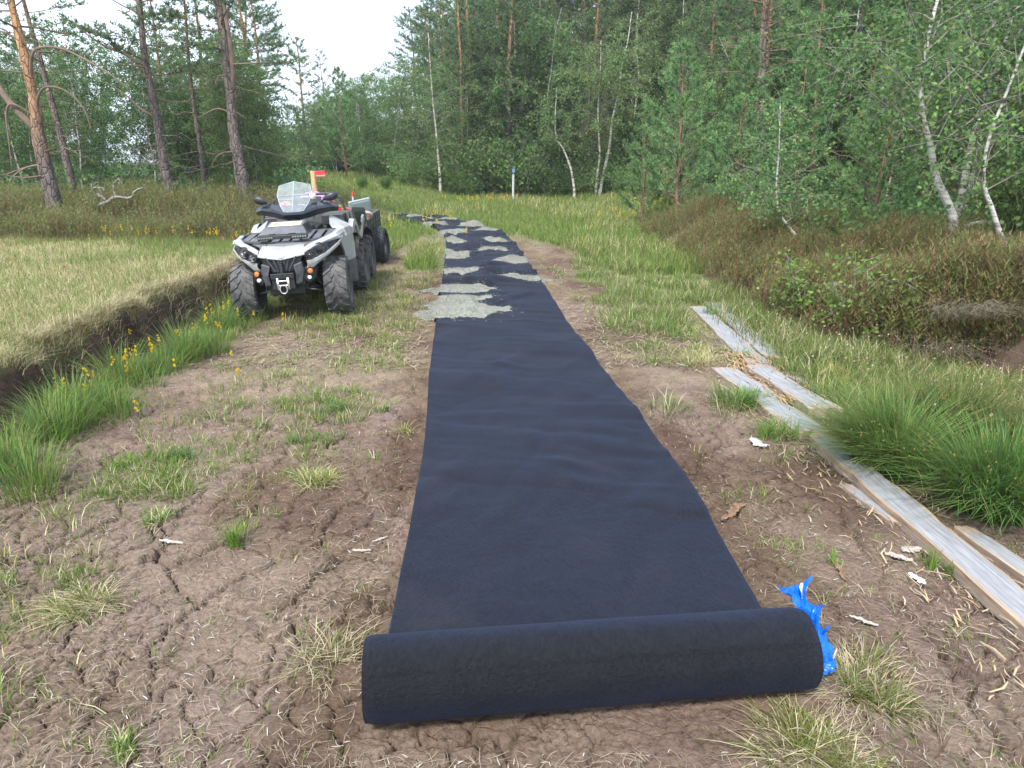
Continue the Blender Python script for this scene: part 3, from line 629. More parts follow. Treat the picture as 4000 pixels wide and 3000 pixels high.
grid(mb, [[(bx - .25, .05, .852), (bx + .25, .05, .852)], [(bx - .245, .04, .875), (bx + .245, .04, .875)], [(bx - .21, .11, .93), (bx + .21, .11, .93)], [(bx - .19, .14, .945), (bx + .19, .14, .945)], [(bx - .19, .36, .985), (bx + .19, .36, .985)], [(bx - .22, .42, .93), (bx + .22, .42, .93)], [(bx - .24, .44, .852), (bx + .24, .44, .852)]])
for s in (-1, 1):
    prism(mb, [(bx + s * .25, .05, .852), (bx + s * .245, .04, .875), (bx + s * .21, .11, .93), (bx + s * .19, .14, .945), (bx + s * .19, .36, .985), (bx + s * .22, .42, .93), (bx + s * .24, .44, .852)], (-s * .002, 0, 0))
lbx = part('luggage_box', mb, M_GREY, atv, .008, 0)
mb = MB(); prism(mb, [(bx - .165, .15, .950), (bx + .17, .15, .950), (bx + .165, .30, .977), (bx - .155, .30, .977)], (0, 0, .003)); st = part('sticker', mb, M_YELLOW, lbx)
mb = MB(); e = lambda x, y: (bx + x, .15 + y, .9555 + .18 * y)
tube(mb, [e(-.13, .06), e(-.115, .04), e(-.105, .07), e(-.095, .04), e(-.085, .07), e(-.07, .05), e(-.06, .065)], .0035, 4); tube(mb, [e(-.115, .075), e(-.098, .1), e(-.08, .105), e(-.068, .08)], .003, 4)
part('printed_mark', mb, M_DARKPRINT, st)
mb = MB(); tube(mb, [e(.10 + .04 * math.cos(a), .085 + .03 * math.sin(a)) for a in np.linspace(0, 2 * PI, 22)], .0022, 4); tube(mb, [e(.08, .08), e(.09, .1), e(.105, .095), e(.12, .1)], .002, 4); part('printed_mark', mb, simple('green_print', (.12, .3, .16), .6), st)
for x in (-.11, .1): mb = MB(); box(mb, (bx + x, .036, .868), (.07, .016, .026)); part('box_latch', mb, M_BLACK, lbx)
for k in range(4): mb = MB(); box(mb, (bx + .222, .17 + k * .055, .925), (.03, .022, .07), ry=R(-28)); part('box_rib', mb, M_BLACK, lbx)

# ---- tank, seat, steering
mb = MB(); grid(mb, full([[(0, .40, .86), (.17, .42, .80), (.22, .42, .66)], [(0, .55, .98), (.16, .55, .9), (.22, .52, .7)], [(0, .75, .97), (.15, .76, .9), (.21, .75, .7)], [(0, .95, .86), (.15, .95, .82), (.2, .95, .66)]])); part('tank_cover', mb, M_DGREY, atv, .01, .01)
mb = MB(); grid(mb, full([[(0, .92, .88), (.15, .92, .85), (.17, .93, .76)], [(0, 1.08, .90), (.16, 1.08, .87), (.19, 1.08, .76)], [(0, 1.3, .93), (.17, 1.3, .89), (.19, 1.3, .76)]])); part('seat', mb, M_BLACK, atv, .02, .02)
steer = MB(); tube(steer, [(0, .62, .8), (0, .72, 1.06)], .03, 8); tube(steer, spline([(-.40, .86, 1.06), (-.22, .78, 1.08), (-.1, .72, 1.07), (.1, .72, 1.07), (.22, .78, 1.08), (.40, .86, 1.06)], 18), .014, 8); st_ = part('handlebar', steer, M_BLACK, atv, 0, 0, True)
for s in (-1, 1):
    mb = MB(); lathe(mb, [(-.065, .019), (.065, .019)], (s * .36, .835, 1.065), (s, .45, -.1), 10); part('grip', mb, M_TYRE2, st_, 0, 0, True)
# wind fairing
mb = MB(); T0 = [[(0, .60, 1.13), (.12, .62, 1.135), (.25, .66, 1.15), (.37, .72, 1.145), (.455, .77, 1.115)], [(0, .455, 1.06), (.10, .48, 1.06), (.25, .56, 1.108), (.37, .63, 1.112), (.455, .71, 1.09)], [(0, .45, 1.035), (.105, .475, 1.035), (.255, .55, 1.08), (.38, .625, 1.09), (.462, .705, 1.075)]]
T1 = [[(0, .45, 1.035), (.105, .475, 1.035), (.255, .55, 1.08), (.38, .625, 1.09), (.462, .705, 1.075)], [(0, .485, .985), (.11, .505, .985), (.25, .575, 1.02), (.37, .645, 1.04), (.45, .715, 1.04)], [(0, .64, .99), (.11, .65, .99), (.24, .69, 1.02), (.36, .74, 1.04), (.44, .79, 1.045)], [(0, .62, 1.12), (.12, .64, 1.12), (.25, .68, 1.14), (.37, .735, 1.135), (.45, .79, 1.10)]]
fa = MB(); grid(fa, full(T0)); fair = part('wind_fairing', fa, M_NAVY, atv, .004, .008)
mb = MB(); grid(mb, full(T1)); part('fairing_underside', mb, M_BLACK, fair, .004)
for s in (-1, 1):
    mb = MB(); prism(mb, [(s * .36, .632, 1.122), (s * .455, .716, 1.10), (s * .455, .765, 1.123), (s * .38, .715, 1.152)], (0, 0, .004)); part('fairing_wing_tip', mb, M_DGREY, fair, .002)
    mb = MB(); prism(mb, [(s * .07, .46, .985), (s * .21, .55, 1.005), (s * .20, .52, .98), (s * .10, .45, .955)], (0, .05, 0)); part('fairing_strut', mb, M_DGREY, fair, .003)
mb = MB(); grid(mb, full([[(0, .445, 1.068), (.105, .487, 1.068)], [(0, .545, 1.185), (.165, .60, 1.165)], [(0, .625, 1.28), (.192, .665, 1.25)], [(0, .705, 1.385), (.172, .735, 1.345)]])); ws = part('windscreen', mb, M_GLASS, atv)
for s in (-1, 1):
    mb = MB(); grid(mb, [[(s * .105, .487, 1.068), (s * .15, .58, 1.10)], [(s * .165, .60, 1.165), (s * .215, .69, 1.15)], [(s * .192, .665, 1.25), (s * .218, .74, 1.23)], [(s * .172, .735, 1.345), (s * .185, .77, 1.33)]]); part('windscreen_wing', mb, M_GLASS, ws)
mb = MB(); tube(mb, [(-.172, .735, 1.345), (0, .705, 1.385), (.172, .735, 1.345)], .004, 5); tube(mb, [(0, .445, 1.068), (0, .545, 1.185), (0, .625, 1.28), (0, .705, 1.385)], .0035, 5)
for s in (-1, 1): tube(mb, [(s * .105, .487, 1.068), (s * .165, .60, 1.165), (s * .192, .665, 1.25), (s * .172, .735, 1.345)], .003, 5)
part('windscreen_edge', mb, simple('clear_plastic_edge', (.42, .5, .54), .15, 0, None, coat=.5), ws, 0, 0, True)
mb = MB(); box(mb, (.075, .60, 1.135), (.07, .004, .009), rx=R(-40)); part('dash_lettering', mb, M_WHITEP, fair)
for s in (-1, 1):
    mb = MB(); c = np.array([s * .385, .69, 1.20]); d = np.array([s, .12, .28]); d /= np.linalg.norm(d); prof = []
    n_, m_ = 14, 16; rows = []
    side = np.cross(d, (0, 0, 1)); side /= np.linalg.norm(side); upv = np.cross(side, d)
    for i in range(n_):
        u = i / (n_ - 1); r = math.sin(PI * min(1, u * .94 + .03))**.6; r *= .55 + .45 * u
        rows.append([c + d * (u - .5) * .17 + side * math.cos(a) * r * .042 + upv * math.sin(a) * r * .058 for a in np.arange(m_) / m_ * 2 * PI])
    grid(mb, rows, True); mr_ = part('mirror', mb, M_BLACK, atv, 0, 0, True)
    mb = MB(); tube(mb, [c - d * .07, (s * .27, .66, 1.145)], .011, 7); part('mirror_stalk', mb, M_BLACK, mr_, 0, 0, True)
mb = MB(); lathe(mb, [(-.035, .02), (-.03, .034), (.03, .036), (.036, .02), (.037, .001)], (.20, .66, 1.215), (0, 0, 1), 16); part('white_lamp', mb, simple('cream_plastic', (.62, .58, .5), .5), atv, 0, 0, True)

# ---- footwell guards and rear bodywork
for s in (-1, 1):
    f = lambda rows: rows if s > 0 else mir(rows)
    mb = MB(); grid(mb, f([[(.34, .70, .985), (.35, .73, .985), (.36, .76, .98)], [(.36, .56, .905), (.45, .64, .90), (.515, .82, .885)], [(.42, .40, .852), (.515, .52, .855), (.55, .78, .855)], [(.47, .40, .78), (.535, .52, .78), (.565, .76, .79)], [(.495, .46, .62), (.545, .56, .62), (.575, .74, .64)], [(.50, .50, .50), (.548, .58, .50), (.575, .72, .51)]]))
    part('footwell_guard', mb, M_SILVER, atv, .008, .014)
    mb = MB(); grid(mb, f([[(.50, .50, .50), (.549, .58, .50), (.576, .72, .51)], [(.505, .56, .36), (.55, .64, .35), (.575, .76, .36)], [(.50, .66, .235), (.545, .72, .23), (.565, .82, .24)]])); part('footwell_guard_lower', mb, M_GREY, atv, .008, .014)
    mb = MB(); box(mb, (s * .36, .92, .27), (.34, .62, .03)); part('footboard', mb, M_BLACK, atv, .006)
    # silver band sweeping over the middle wheel
    pts = spline([(.80, .80), (.98, .865), (1.12, .86), (1.25, .78), (1.38, .70), (1.5, .675), (1.62, .71), (1.78, .82), (1.95, .86)], 36); mb = MB(); rows = []
    for (y, z) in pts: rows.append([(s * .52, y, z + .055), (s * .575, y, z + .045), (s * .58, y, z - .02), (s * .56, y, z - .03)])
    grid(mb, rows); part('rear_fender_trim', mb, M_SILVER, atv, 0, .01)
    mb = MB(); rows = []
    for k in range(13):
        a = R(5 + k * 14.2); y = 1.9 - .86 * math.cos(a); z = .42 + .34 * math.sin(a)**.7; rows.append([(s * .25, y, z), (s * .55, y, z), (s * .575, y, z - .02)])
    grid(mb, rows); part('rear_wheel_arch', mb, M_MUD, atv, 0, .01)
    # cargo wall with slanted vents
    mb = MB(); prism(mb, [(s * .50, 1.18, 1.02), (s * .50, 1.26, 1.045), (s * .50, 2.45, .97), (s * .50, 2.5, .92), (s * .51, 2.48, .74), (s * .53, 1.85, .76), (s * .53, 1.18, .74)], (s * .035, 0, 0)); cw = part('cargo_wall', mb, M_CARGO, atv, .012)
    for k in range(6):
        y = 1.36 + k * .15; mb = MB(); prism(mb, [(s * .537, y, .98 - k * .008), (s * .537, y + .055, .98 - k * .008), (s * .567, y + .20, .80), (s * .567, y + .145, .80)], (s * .004, 0, 0)); part('vent', mb, M_BLACK, cw)
mb = MB(); box(mb, (0, 1.85, .77), (1.0, 1.28, .03)); part('cargo_floor', mb, M_BLACK, atv)
mb = MB(); box(mb, (0, 1.22, .88), (1.0, .04, .24)); box(mb, (0, 1.235, .995), (1.04, .05, .03)); part('cargo_front_panel', mb, M_CARGO, atv, .006)
mb = MB(); box(mb, (0, 2.46, .86), (1.0, .04, .2)); part('tailgate', mb, M_CARGO, atv, .006)
for s in (-1, 1): mb = MB(); box(mb, (s * .33, 1.10, .93), (.26, .2, .12)); part('side_locker', mb, M_DGREY, atv, .01)
mb = MB(); tube(mb, spline([(-.44, 1.30, .98), (-.42, 1.32, 1.1), (-.37, 1.34, 1.19), (-.28, 1.35, 1.215), (.28, 1.35, 1.215), (.37, 1.34, 1.19), (.42, 1.32, 1.1), (.44, 1.30, .98)], 40), .015, 8); gd = part('head_guard', mb, M_BLACK, atv, 0, 0, True)
for k in range(4): mb = MB(); w_ = .42 - .012 * k * 0; z = 1.05 + k * .042; tube(mb, [(-w_ + .02 * (k > 2), 1.325, z), (w_ - .02 * (k > 2), 1.325, z)], .006, 6); part('guard_bar', mb, M_STEEL, gd, 0, 0, True)
mb = MB(); grid(mb, full([[(0, 1.31, 1.19), (.17, 1.31, 1.19)], [(0, 1.30, .98), (.19, 1.30, .98)]])); part('guard_panel', mb, M_DGREY, gd, 0, .01)

# ================================================================== trailer behind the quad bike
tz = np.array([0, 4.06, 0]); tw = np.array([ATV_X - math.sin(ATV_A) * 4.06, ATV_Y + math.cos(ATV_A) * 4.06, 0])
trl = thing('trailer', 'grey-green cargo trailer with knobby balloon tyres coupled behind the quad bike', 'trailer', (tw[0], tw[1], float(H(tw[0], tw[1]))), (0, R(-2.5), ATV_A))
for s in (-1, 1): wheel(trl, s * .47, 0, .285, .29, .30, R(-6 if s > 0 else 0), True, M_TYRE2)
mb = MB(); box(mb, (0, .15, .50), (.84, 1.9, .04)); box(mb, (0, -.8, .64), (.86, .03, .28)); box(mb, (0, 1.1, .64), (.86, .03, .28)); part('trailer_bed', mb, M_CARGO, trl, .006)
for s in (-1, 1):
    mb = MB(); box(mb, (s * .42, .15, .645), (.03, 1.9, .28)); w_ = part('trailer_side', mb, M_CARGO, trl, .006)
    for k in range(6): mb = MB(); box(mb, (s * .44, -.72 + k * .35, .645), (.02, .035, .28)); part('side_rib', mb, M_DGREY, w_, .003)
    mb = MB(); box(mb, (s * .44, .15, .645), (.016, 1.9, .03)); part('side_rib', mb, M_DGREY, w_, .003)
mb = MB(); tube(mb, [(-.47, 0, .285), (.47, 0, .285)], .03, 8); box(mb, (0, .1, .40), (.5, 1.2, .16)); tube(mb, [(0, -.8, .42), (0, -1.55, .40)], .03, 8); part('axle_and_drawbar', mb, M_BLACK, trl)

def on_trailer(p): return trl.matrix_basis @ Vector(p)
bpy.context.view_layer.update()
def place_on(parent_obj, p): return tuple(Matrix.LocRotScale(parent_obj.location, parent_obj.rotation_euler, None) @ Vector(p))
# grey storage box standing open on the trailer
L0 = place_on(trl, (.33, -.75, .79))
bxo = thing('storage_box', 'pale grey plastic box lid standing tilted on the front of the trailer', 'box', L0, (R(8), R(-10), ATV_A + R(30)))
mb = MB(); box(mb, (.04, .02, .14), (.34, .05, .22)); part('lid', mb, simple('pale_grey_green_plastic', (.30, .36, .36), .4, 0, (.24, .29, .29), 9), bxo, .012)
mb = MB(); box(mb, (.04, -.012, .14), (.27, .02, .15)); part('lid_panel', mb, simple('grey_plastic', (.2, .25, .26), .45), bxo, .004)
mb = MB(); box(mb, (.04, -.03, .05), (.09, .02, .03)); part('latch', mb, M_DGREY, bxo, .003)
# bent hose loop
L0 = place_on(trl, (.40, -.84, .80)); hs = thing('rubber_hose', 'short bent pink-brown hose hanging over the front of the trailer', 'hose', L0, (0, 0, ATV_A))
mb = MB(); tube(mb, spline([(-.10, 0, .0), (-.03, -.03, .05), (.06, -.03, .06), (.11, 0, .03), (.08, .03, -.02), (0, .02, -.05), (-.08, 0, -.05)], 30), .026, 10); part('hose', mb, simple('brown_rubber', (.36, .18, .12), .5, 0, (.6, .45, .42), 6), hs, 0, 0, True)
# goods in the cargo box
L0 = place_on(atv, (.22, 1.62, .785)); jc = thing('fuel_can', 'red fuel can with white stripes standing in the quad bike cargo box', 'fuel can', L0, (0, 0, ATV_A + R(12)))
mb = MB(); prism(mb, [(-.15, -.07, 0), (.15, -.07, 0), (.15, -.07, .2), (.06, -.07, .29), (-.10, -.07, .24), (-.15, -.07, .18)], (0, .14, 0)); part('can_body', mb, M_RED, jc, .015)
for k in range(3): mb = MB(); box(mb, (-.09 + k * .09, -.073, .14), (.04, .01, .14), ry=R(25)); part('white_stripe', mb, M_WHITEP, jc)
mb = MB(); tube(mb, spline([(-.08, 0, .24), (-.05, 0, .30), (.03, 0, .32), (.06, 0, .28)], 12), .012, 7); part('can_handle', mb, M_RED, jc, 0, 0, True)
L0 = place_on(atv, (.42, 1.5, .785)); jc2 = thing('fuel_can', 'small red can behind the cargo wall with a tan strap over it', 'fuel can', L0, (0, 0, ATV_A - R(20)))
mb = MB(); box(mb, (0, 0, .12), (.13, .16, .24)); part('can_body', mb, M_RED, jc2, .02)
mb = MB(); tube(mb, [(-.10, -.06, .28), (-.02, -.08, .25), (.03, -.085, .16)], .014, 6); part('strap', mb, simple('tan_webbing', (.45, .33, .18), .8), jc2)
# lilac bundle and coral bag
def sack(name, label, L0, size, m, seed):
    mb = MB(); n, k = 14, 22; rows = []
    for i in range(n):
        v = i / (n - 1) * PI; row = []
        for j in range(k):
            a = j / k * 2 * PI; r = math.sin(v)**.7; w = 1 + .25 * (float(vnoise(3 * math.cos(a) + 5, 3 * math.sin(a) + i * .5, seed)) - .5)
            row.append((size[0] * r * w * math.cos(a), size[1] * r * w * math.sin(a), size[2] * (1 - math.cos(v)) / 2 * (1 + .1 * math.cos(a * 3))))
        rows.append(row)
    grid(mb, rows, True); t = thing(name, label, 'bag', L0, (0, 0, ATV_A)); part('sack_body', mb, m, t, 0, 0, True)
    mb = MB(); tube(mb, [(size[0] * .5 * math.cos(a), size[1] * .5 * math.sin(a) , size[2] * .97) for a in np.linspace(0, PI * 1.2, 12)], .01, 5); part('sack_fold', mb, m, t, 0, 0, True)
sack('cloth_bundle', 'lilac cloth bundle piled in the cargo box behind the windscreen', place_on(atv, (-.02, 1.62, .785)), (.24, .2, .42), simple('lilac_cloth', (.42, .26, .46), .85, 0, (.33, .19, .38), 12, .3, 40), 5)
sack('cloth_bundle', 'coral pink bag in the left of the cargo box seen through the windscreen', place_on(atv, (-.34, 1.55, .785)), (.12, .14, .33), simple('coral_cloth', (.62, .16, .14), .8), 9)
# stake with red marker
L0 = place_on(atv, (-.03, 2.0, .785)); sk = thing('wooden_stake', 'peeled pale wooden stake with a red marker flag standing behind the windscreen', 'stake', L0, (0, R(-1.5), 0))
mb = MB(); zs = np.linspace(0, .70, 9); pts = np.stack([.004 * np.sin(zs * 9), .003 * np.cos(zs * 7), zs], -1); tube(mb, pts, .037 + .003 * np.sin(zs * 20), 12); part('post', mb, M_WOOD_NEW, sk, .004)
mb = MB(); box(mb, (.095, -.02, .665), (.12, .006, .07)); fl = part('marker_flag', mb, simple('red_marker', (.62, .035, .04), .45), sk, .002)
mb = MB(); box(mb, (.095, -.0245, .64), (.116, .002, .018)); part('marker_edge', mb, simple('pink_marker_edge', (.7, .25, .24), .45), fl)
# ================================================================== gravel tipped on the sheet
M_GRAVEL = simple('crushed_grey_gravel', (.17, .175, .15), .9, 0, (.31, .31, .27), 120, 1.0, 160, .2)
def inpoly(x, y, P):
    P = np.asarray(P, float); c = np.zeros(np.shape(x), bool); j = len(P) - 1
    for i in range(len(P)):
        xi, yi = P[i]; xj, yj = P[j]
        m = ((yi > y) != (yj > y)) & (x < (xj - xi) * (y - yi) / (yj - yi + 1e-12) + xi); c ^= m; j = i
    return c
def sheet_top(x, y):
    """height of the cloth (or ground beside it)"""
    i = np.argmin((PATH[None, :, 0] - x[:, None])**2 + (PATH[None, :, 1] - y[:, None])**2, 1)
    dx, dy = PD[i, 0], PD[i, 1]; rx, ry = x - PATH[i, 0], y - PATH[i, 1]
    s = PS[i] + rx * dx + ry * dy; t = (rx * dy - ry * dx) / .675
    on = np.abs(t) < 1.02
    return np.where(on, H(x, y, False) + .016 + fab_z(x, y, s, np.clip(t, -1, 1)), H(x, y) + .004)
GR = []
def gravel(c, half, rot, label, n=26, seed=0, hgt=.03):
    """ragged heap: centre, half sizes (along x, along y)"""
    r = np.random.default_rng(200 + seed)
    m = max(30, int(half[0] * 120)); k = max(20, int(half[1] * 90)); u = np.linspace(-1.25, 1.25, m); v = np.linspace(-1.25, 1.25, k)
    U, Vv = np.meshgrid(u, v, indexing='ij'); U = U.ravel(); Vv = Vv.ravel()
    co, si = math.cos(rot), math.sin(rot)
    x = c[0] + (U * half[0]) * co - (Vv * half[1]) * si; y = c[1] + (U * half[0]) * si + (Vv * half[1]) * co
    rad = np.hypot(U, Vv) + 1.15 * (fbm(x * 3.4, y * 2.2, 4, 300 + seed) - .5) + .3 * (fbm(x * 14, y * 9, 2, 320 + seed) - .5)
    h = sm(1.02, .35, rad) * hgt + .002
    base = sheet_top(x, y); z = base + h + .008 * (vnoise(x * 60, y * 60, 9) - .3) * (rad < 1) - .02 * (rad >= 1)
    keep = rad < 1.04
    i = (np.arange(m - 1)[:, None] * k + np.arange(k - 1)[None]).ravel(); F = np.stack([i, i + k, i + k + 1, i + 1], -1)
    F = F[keep[F].all(1)]
    if not len(F): return
    mb = MB(); mb.add(np.stack([x, y, z], -1) - np.array([c[0], c[1], 0]), F)
    # loose stones on and around the heap
    ns = int(1800 * half[0] * half[1] * 4) + 160; a = r.uniform(0, 2 * PI, ns); q = np.sqrt(r.uniform(0, 1, ns)) * np.where(r.uniform(0, 1, ns) < .45, 1.0, 1.75)
    su, sv = q * np.cos(a), q * np.sin(a); sx = c[0] + su * half[0] * co - sv * half[1] * si; sy = c[1] + su * half[0] * si + sv * half[1] * co
    rr = np.hypot(su, sv) + 1.15 * (fbm(sx * 3.4, sy * 2.2, 4, 300 + seed) - .5); ok = (r.uniform(0, 1, ns) < np.exp(-np.maximum(0, rr - .9) * 3.6)); sx, sy, rr = sx[ok], sy[ok], rr[ok]; ns = len(sx)
    sz = sheet_top(sx, sy) + sm(1.02, .45, rr) * hgt + .006; rad_ = r.uniform(.002, .006, ns) * (1 + .04 * c[1])
    oc = np.array([(1, 0, 0), (-1, 0, 0), (0, 1, 0), (0, -1, 0), (0, 0, 1), (0, 0, -1)], float)
    V = np.stack([sx - c[0], sy - c[1], sz], -1)[:, None] + oc[None] * rad_[:, None, None] * r.uniform(.6, 1.4, (ns, 6, 1))
    T = np.array([(0, 2, 4), (2, 1, 4), (1, 3, 4), (3, 0, 4), (2, 0, 5), (1, 2, 5), (3, 1, 5), (0, 3, 5)]); mb.add(V.reshape(-1, 3), None, (np.arange(ns)[:, None, None] * 6 + T[None]).reshape(-1, 3))
    o = obj('gravel', mb.mesh('gravel', M_GRAVEL), None, (c[0], c[1], 0)); tag(o, label, 'gravel', 'gravel heaps on the black sheet', 'stuff')
GL = [((-.55, 7.55), (.44, .36), 0, 'largest grey gravel heap, nearest the roll, spilling off the left edge'), ((-.66, 8.15), (.34, .30), .1, 'grey gravel spread just behind the nearest left heap'),
      ((-.70, 9.05), (.40, .28), 0, 'second grey gravel heap on the left edge of the sheet'), ((-.78, 10.5), (.32, .30), 0, 'narrow grey gravel heap on the left half behind the second one'),
      ((.14, 9.9), (.36, .26), -.1, 'long grey gravel heap nearest on the right edge of the sheet'), ((.0, 11.9), (.30, .42), 0, 'broad grey gravel heap on the right edge beside pale grass'),
      ((-.95, 12.35), (.26, .36), 0, 'small grey gravel heap on the left edge half way along the sheet'), ((-.38, 13.2), (.26, .35), 0, 'thin grey gravel streak in the middle of the sheet'),
      ((-.30, 14.4), (.30, .42), 0, 'thin grey gravel streak on the right past the middle'), ((-1.15, 14.6), (.2, .3), 0, 'very small grey gravel streak on the left past the middle'),
      ((-1.36, 16.3), (.36, .5), 0, 'grey gravel heap at the left where the sheet starts to bend'), ((-.62, 17.0), (.3, .5), .2, 'grey gravel heap at the right where the sheet starts to bend'),
      ((-.98, 18.3), (.34, .4), .4, 'far grey gravel heap on the outer side of the bend'), ((-1.98, 18.25), (.36, .35), .5, 'far grey gravel heap on the inner side of the bend'),
      ((-1.75, 19.6), (.28, .35), .5, 'small grey gravel heap at the back of the bend'), ((-2.5, 20.2), (.36, .4), .6, 'farthest grey gravel heap at the end of the sheet')]
for i, (c, hf, ro, lb_) in enumerate(GL): gravel(c, hf, ro, lb_, seed=i, hgt=.018 if i < 6 else .03)

# ================================================================== old boardwalk planks on the right
def plankmat():
    m, N, L, b = newmat('weathered_plank')
    t = N.new('ShaderNodeTexCoord'); mp = N.new('ShaderNodeMapping'); mp.inputs['Scale'].default_value = (14, .9, 14)
    n = N.new('ShaderNodeTexNoise'); n.inputs['Scale'].default_value = 6; n.inputs['Detail'].default_value = 8; n.inputs['Roughness'].default_value = .65
    r = N.new('ShaderNodeValToRGB'); e = r.color_ramp.elements; e[0].position = .28; e[0].color = (.17, .17, .185, 1); e[1].position = .75; e[1].color = (.37, .375, .39, 1)
    n2 = N.new('ShaderNodeTexNoise'); n2.inputs['Scale'].default_value = 2.2; n2.inputs['Detail'].default_value = 6; n2.inputs['Roughness'].default_value = .7
    r2 = N.new('ShaderNodeValToRGB'); r2.color_ramp.elements[0].position = .60; r2.color_ramp.elements[1].position = .68
    g = N.new('ShaderNodeAttribute'); g.attribute_name = 'Col'
    mm = N.new('ShaderNodeMath'); mm.operation = 'MAXIMUM'
    mx = N.new('ShaderNodeMixRGB'); ro = N.new('ShaderNodeValToRGB'); ro.color_ramp.elements[0].color = (.20, .10, .045, 1); ro.color_ramp.elements[1].color = (.56, .36, .16, 1); ro.color_ramp.elements[0].position = .3; ro.color_ramp.elements[1].position = .7
    bp = N.new('ShaderNodeBump'); bp.inputs['Strength'].default_value = .7; bp.inputs['Distance'].default_value = .008
    L.new(t.outputs['Object'], mp.inputs[0]); L.new(mp.outputs[0], n.inputs['Vector']); L.new(n.outputs['Fac'], r.inputs[0]); L.new(n.outputs['Fac'], ro.inputs[0])
    L.new(t.outputs['Object'], n2.inputs['Vector']); L.new(n2.outputs['Fac'], r2.inputs[0]); sp = N.new('ShaderNodeSeparateColor'); L.new(g.outputs['Color'], sp.inputs[0])
    L.new(r2.outputs[0], mm.inputs[0]); L.new(sp.outputs[0], mm.inputs[1]); L.new(mm.outputs[0], mx.inputs[0]); L.new(r.outputs[0], mx.inputs[1]); L.new(ro.outputs[0], mx.inputs[2]); L.new(mx.outputs[0], b.inputs['Base Color'])
    L.new(n.outputs['Fac'], bp.inputs['Height']); L.new(bp.outputs[0], b.inputs['Normal']); b.inputs['Roughness'].default_value = .8; b.inputs['Specular IOR Level'].default_value = .3
    return m
M_PLANK = plankmat()
def plank(A, B, w, th, label, seed, z=(0, 0), ragged=.03, raw=.0):
    A = np.array(A, float); B = np.array(B, float); Ln = np.linalg.norm(B - A); r = np.random.default_rng(seed)
    n = int(Ln / .05) + 2; k = 9; s = np.linspace(0, 1, n); u = np.linspace(-1, 1, k); S, U = np.meshgrid(s, u, indexing='ij')
    wl_ = .5 * w * (1 + .30 * (fbm(s * Ln * 3.5, s * 0, 4, seed) - .5) * 2); wr_ = .5 * w * (1 + .30 * (fbm(s * Ln * 3.5, s * 0 + 5, 4, seed) - .5) * 2)
    X = np.where(U < 0, U * wl_[:, None], U * wr_[:, None]); Y = S * Ln
    e = ragged * (fbm(U * 3.1, U * 0 + 2, 2, seed + 3) - .5) * 2
    Y = Y + e * np.exp(-S * Ln / .12) + ragged * 1.3 * (fbm(U * 2.7, U * 0 + 7, 2, seed + 4) - .5) * 2 * np.exp(-(1 - S) * Ln / .12)
    rel = .012 * (fbm(X * 30, Y * 2, 3, seed + 5) - .5); Zt = th + rel - .004 * U**2 + .012 * (fbm(Y * .8, Y * 0, 2, seed + 6) - .5)
    Zb = np.zeros_like(Zt) - .02
    top = np.stack([X, Y, Zt], -1); bot = np.stack([X * .97, Y, Zb], -1)
    ang = math.atan2(-(B - A)[0], (B - A)[1]); o_ = (A[0], A[1], float(H(A[0], A[1])) + z[0])
    slope = math.atan2((float(H(B[0], B[1])) + z[1]) - o_[2], Ln)
    V = np.concatenate([top.reshape(-1, 3), bot.reshape(-1, 3)]); q = n * k
    i = (np.arange(n - 1)[:, None] * k + np.arange(k - 1)[None]).ravel(); F = [np.stack([i, i + 1, i + k + 1, i + k], -1), np.stack([i + q, i + k + q, i + k + 1 + q, i + 1 + q], -1)]
    j = np.arange(n - 1) * k; F += [np.stack([j, j + k, j + k + q, j + q], -1), np.stack([j + k - 1, j + k - 1 + q, j + 2 * k - 1 + q, j + 2 * k - 1], -1)]
    c = np.arange(k - 1); F += [np.stack([c, c + q, c + 1 + q, c + 1], -1), np.stack([c + (n - 1) * k, c + 1 + (n - 1) * k, c + 1 + (n - 1) * k + q, c + (n - 1) * k + q], -1)]
    # decayed raw wood along edges and ends (a property of the wood)
    edge = np.maximum(sm(.75, 1.0, np.abs(U) + .5 * (fbm(X * 9, Y * 3, 3, seed + 8) - .5)), sm(.10, .02, np.minimum(S, 1 - S) * Ln)) * raw
    C = np.concatenate([np.repeat(edge.reshape(-1, 1), 3, 1), np.repeat(np.full((q, 1), .35), 3, 1)])
    o = obj('plank', mesh_np('plank', V, np.concatenate(F), col=C, mat=M_PLANK), None, o_, (slope, 0, ang)); tag(o, label, 'plank', 'old boardwalk planks')
    return o
plank((1.69, 5.42), (1.80, 3.95), .19, .04, 'weathered grey plank, left one of the crossing pair, beside dark grass tuft', 1, raw=.5)
plank((1.815, 3.93), (1.86, 1.6), .15, .04, 'long grey plank with raw orange edge, nearest the camera on the right', 2, (0, .02), raw=.7)
plank((2.11, 7.95), (1.97, 5.1), .18, .035, 'grey plank at the far end of the boardwalk, left of the parallel pair', 3, raw=.4)
plank((2.37, 8.25), (2.18, 5.65), .18, .035, 'grey plank at the far end of the boardwalk, right of the parallel pair', 4, raw=.3)
plank((1.93, 5.38), (2.02, 4.32), .20, .05, 'short broad grey plank lying on splintered wood in the middle of the boardwalk', 5, (.01, .01), raw=.5)
plank((2.14, 5.3), (2.21, 4.8), .10, .03, 'small grey plank end poking out of the grass beside the boardwalk', 6, raw=.4)
plank((2.0, 2.82), (2.10, 2.0), .09, .05, 'pale grey plank stub under the nearest rush tussock at the right edge', 7, raw=.6)
plank((1.71, 3.32), (1.765, 2.9), .06, .025, 'thin grey broken board beside the raw edge of the long plank', 8, raw=.5)

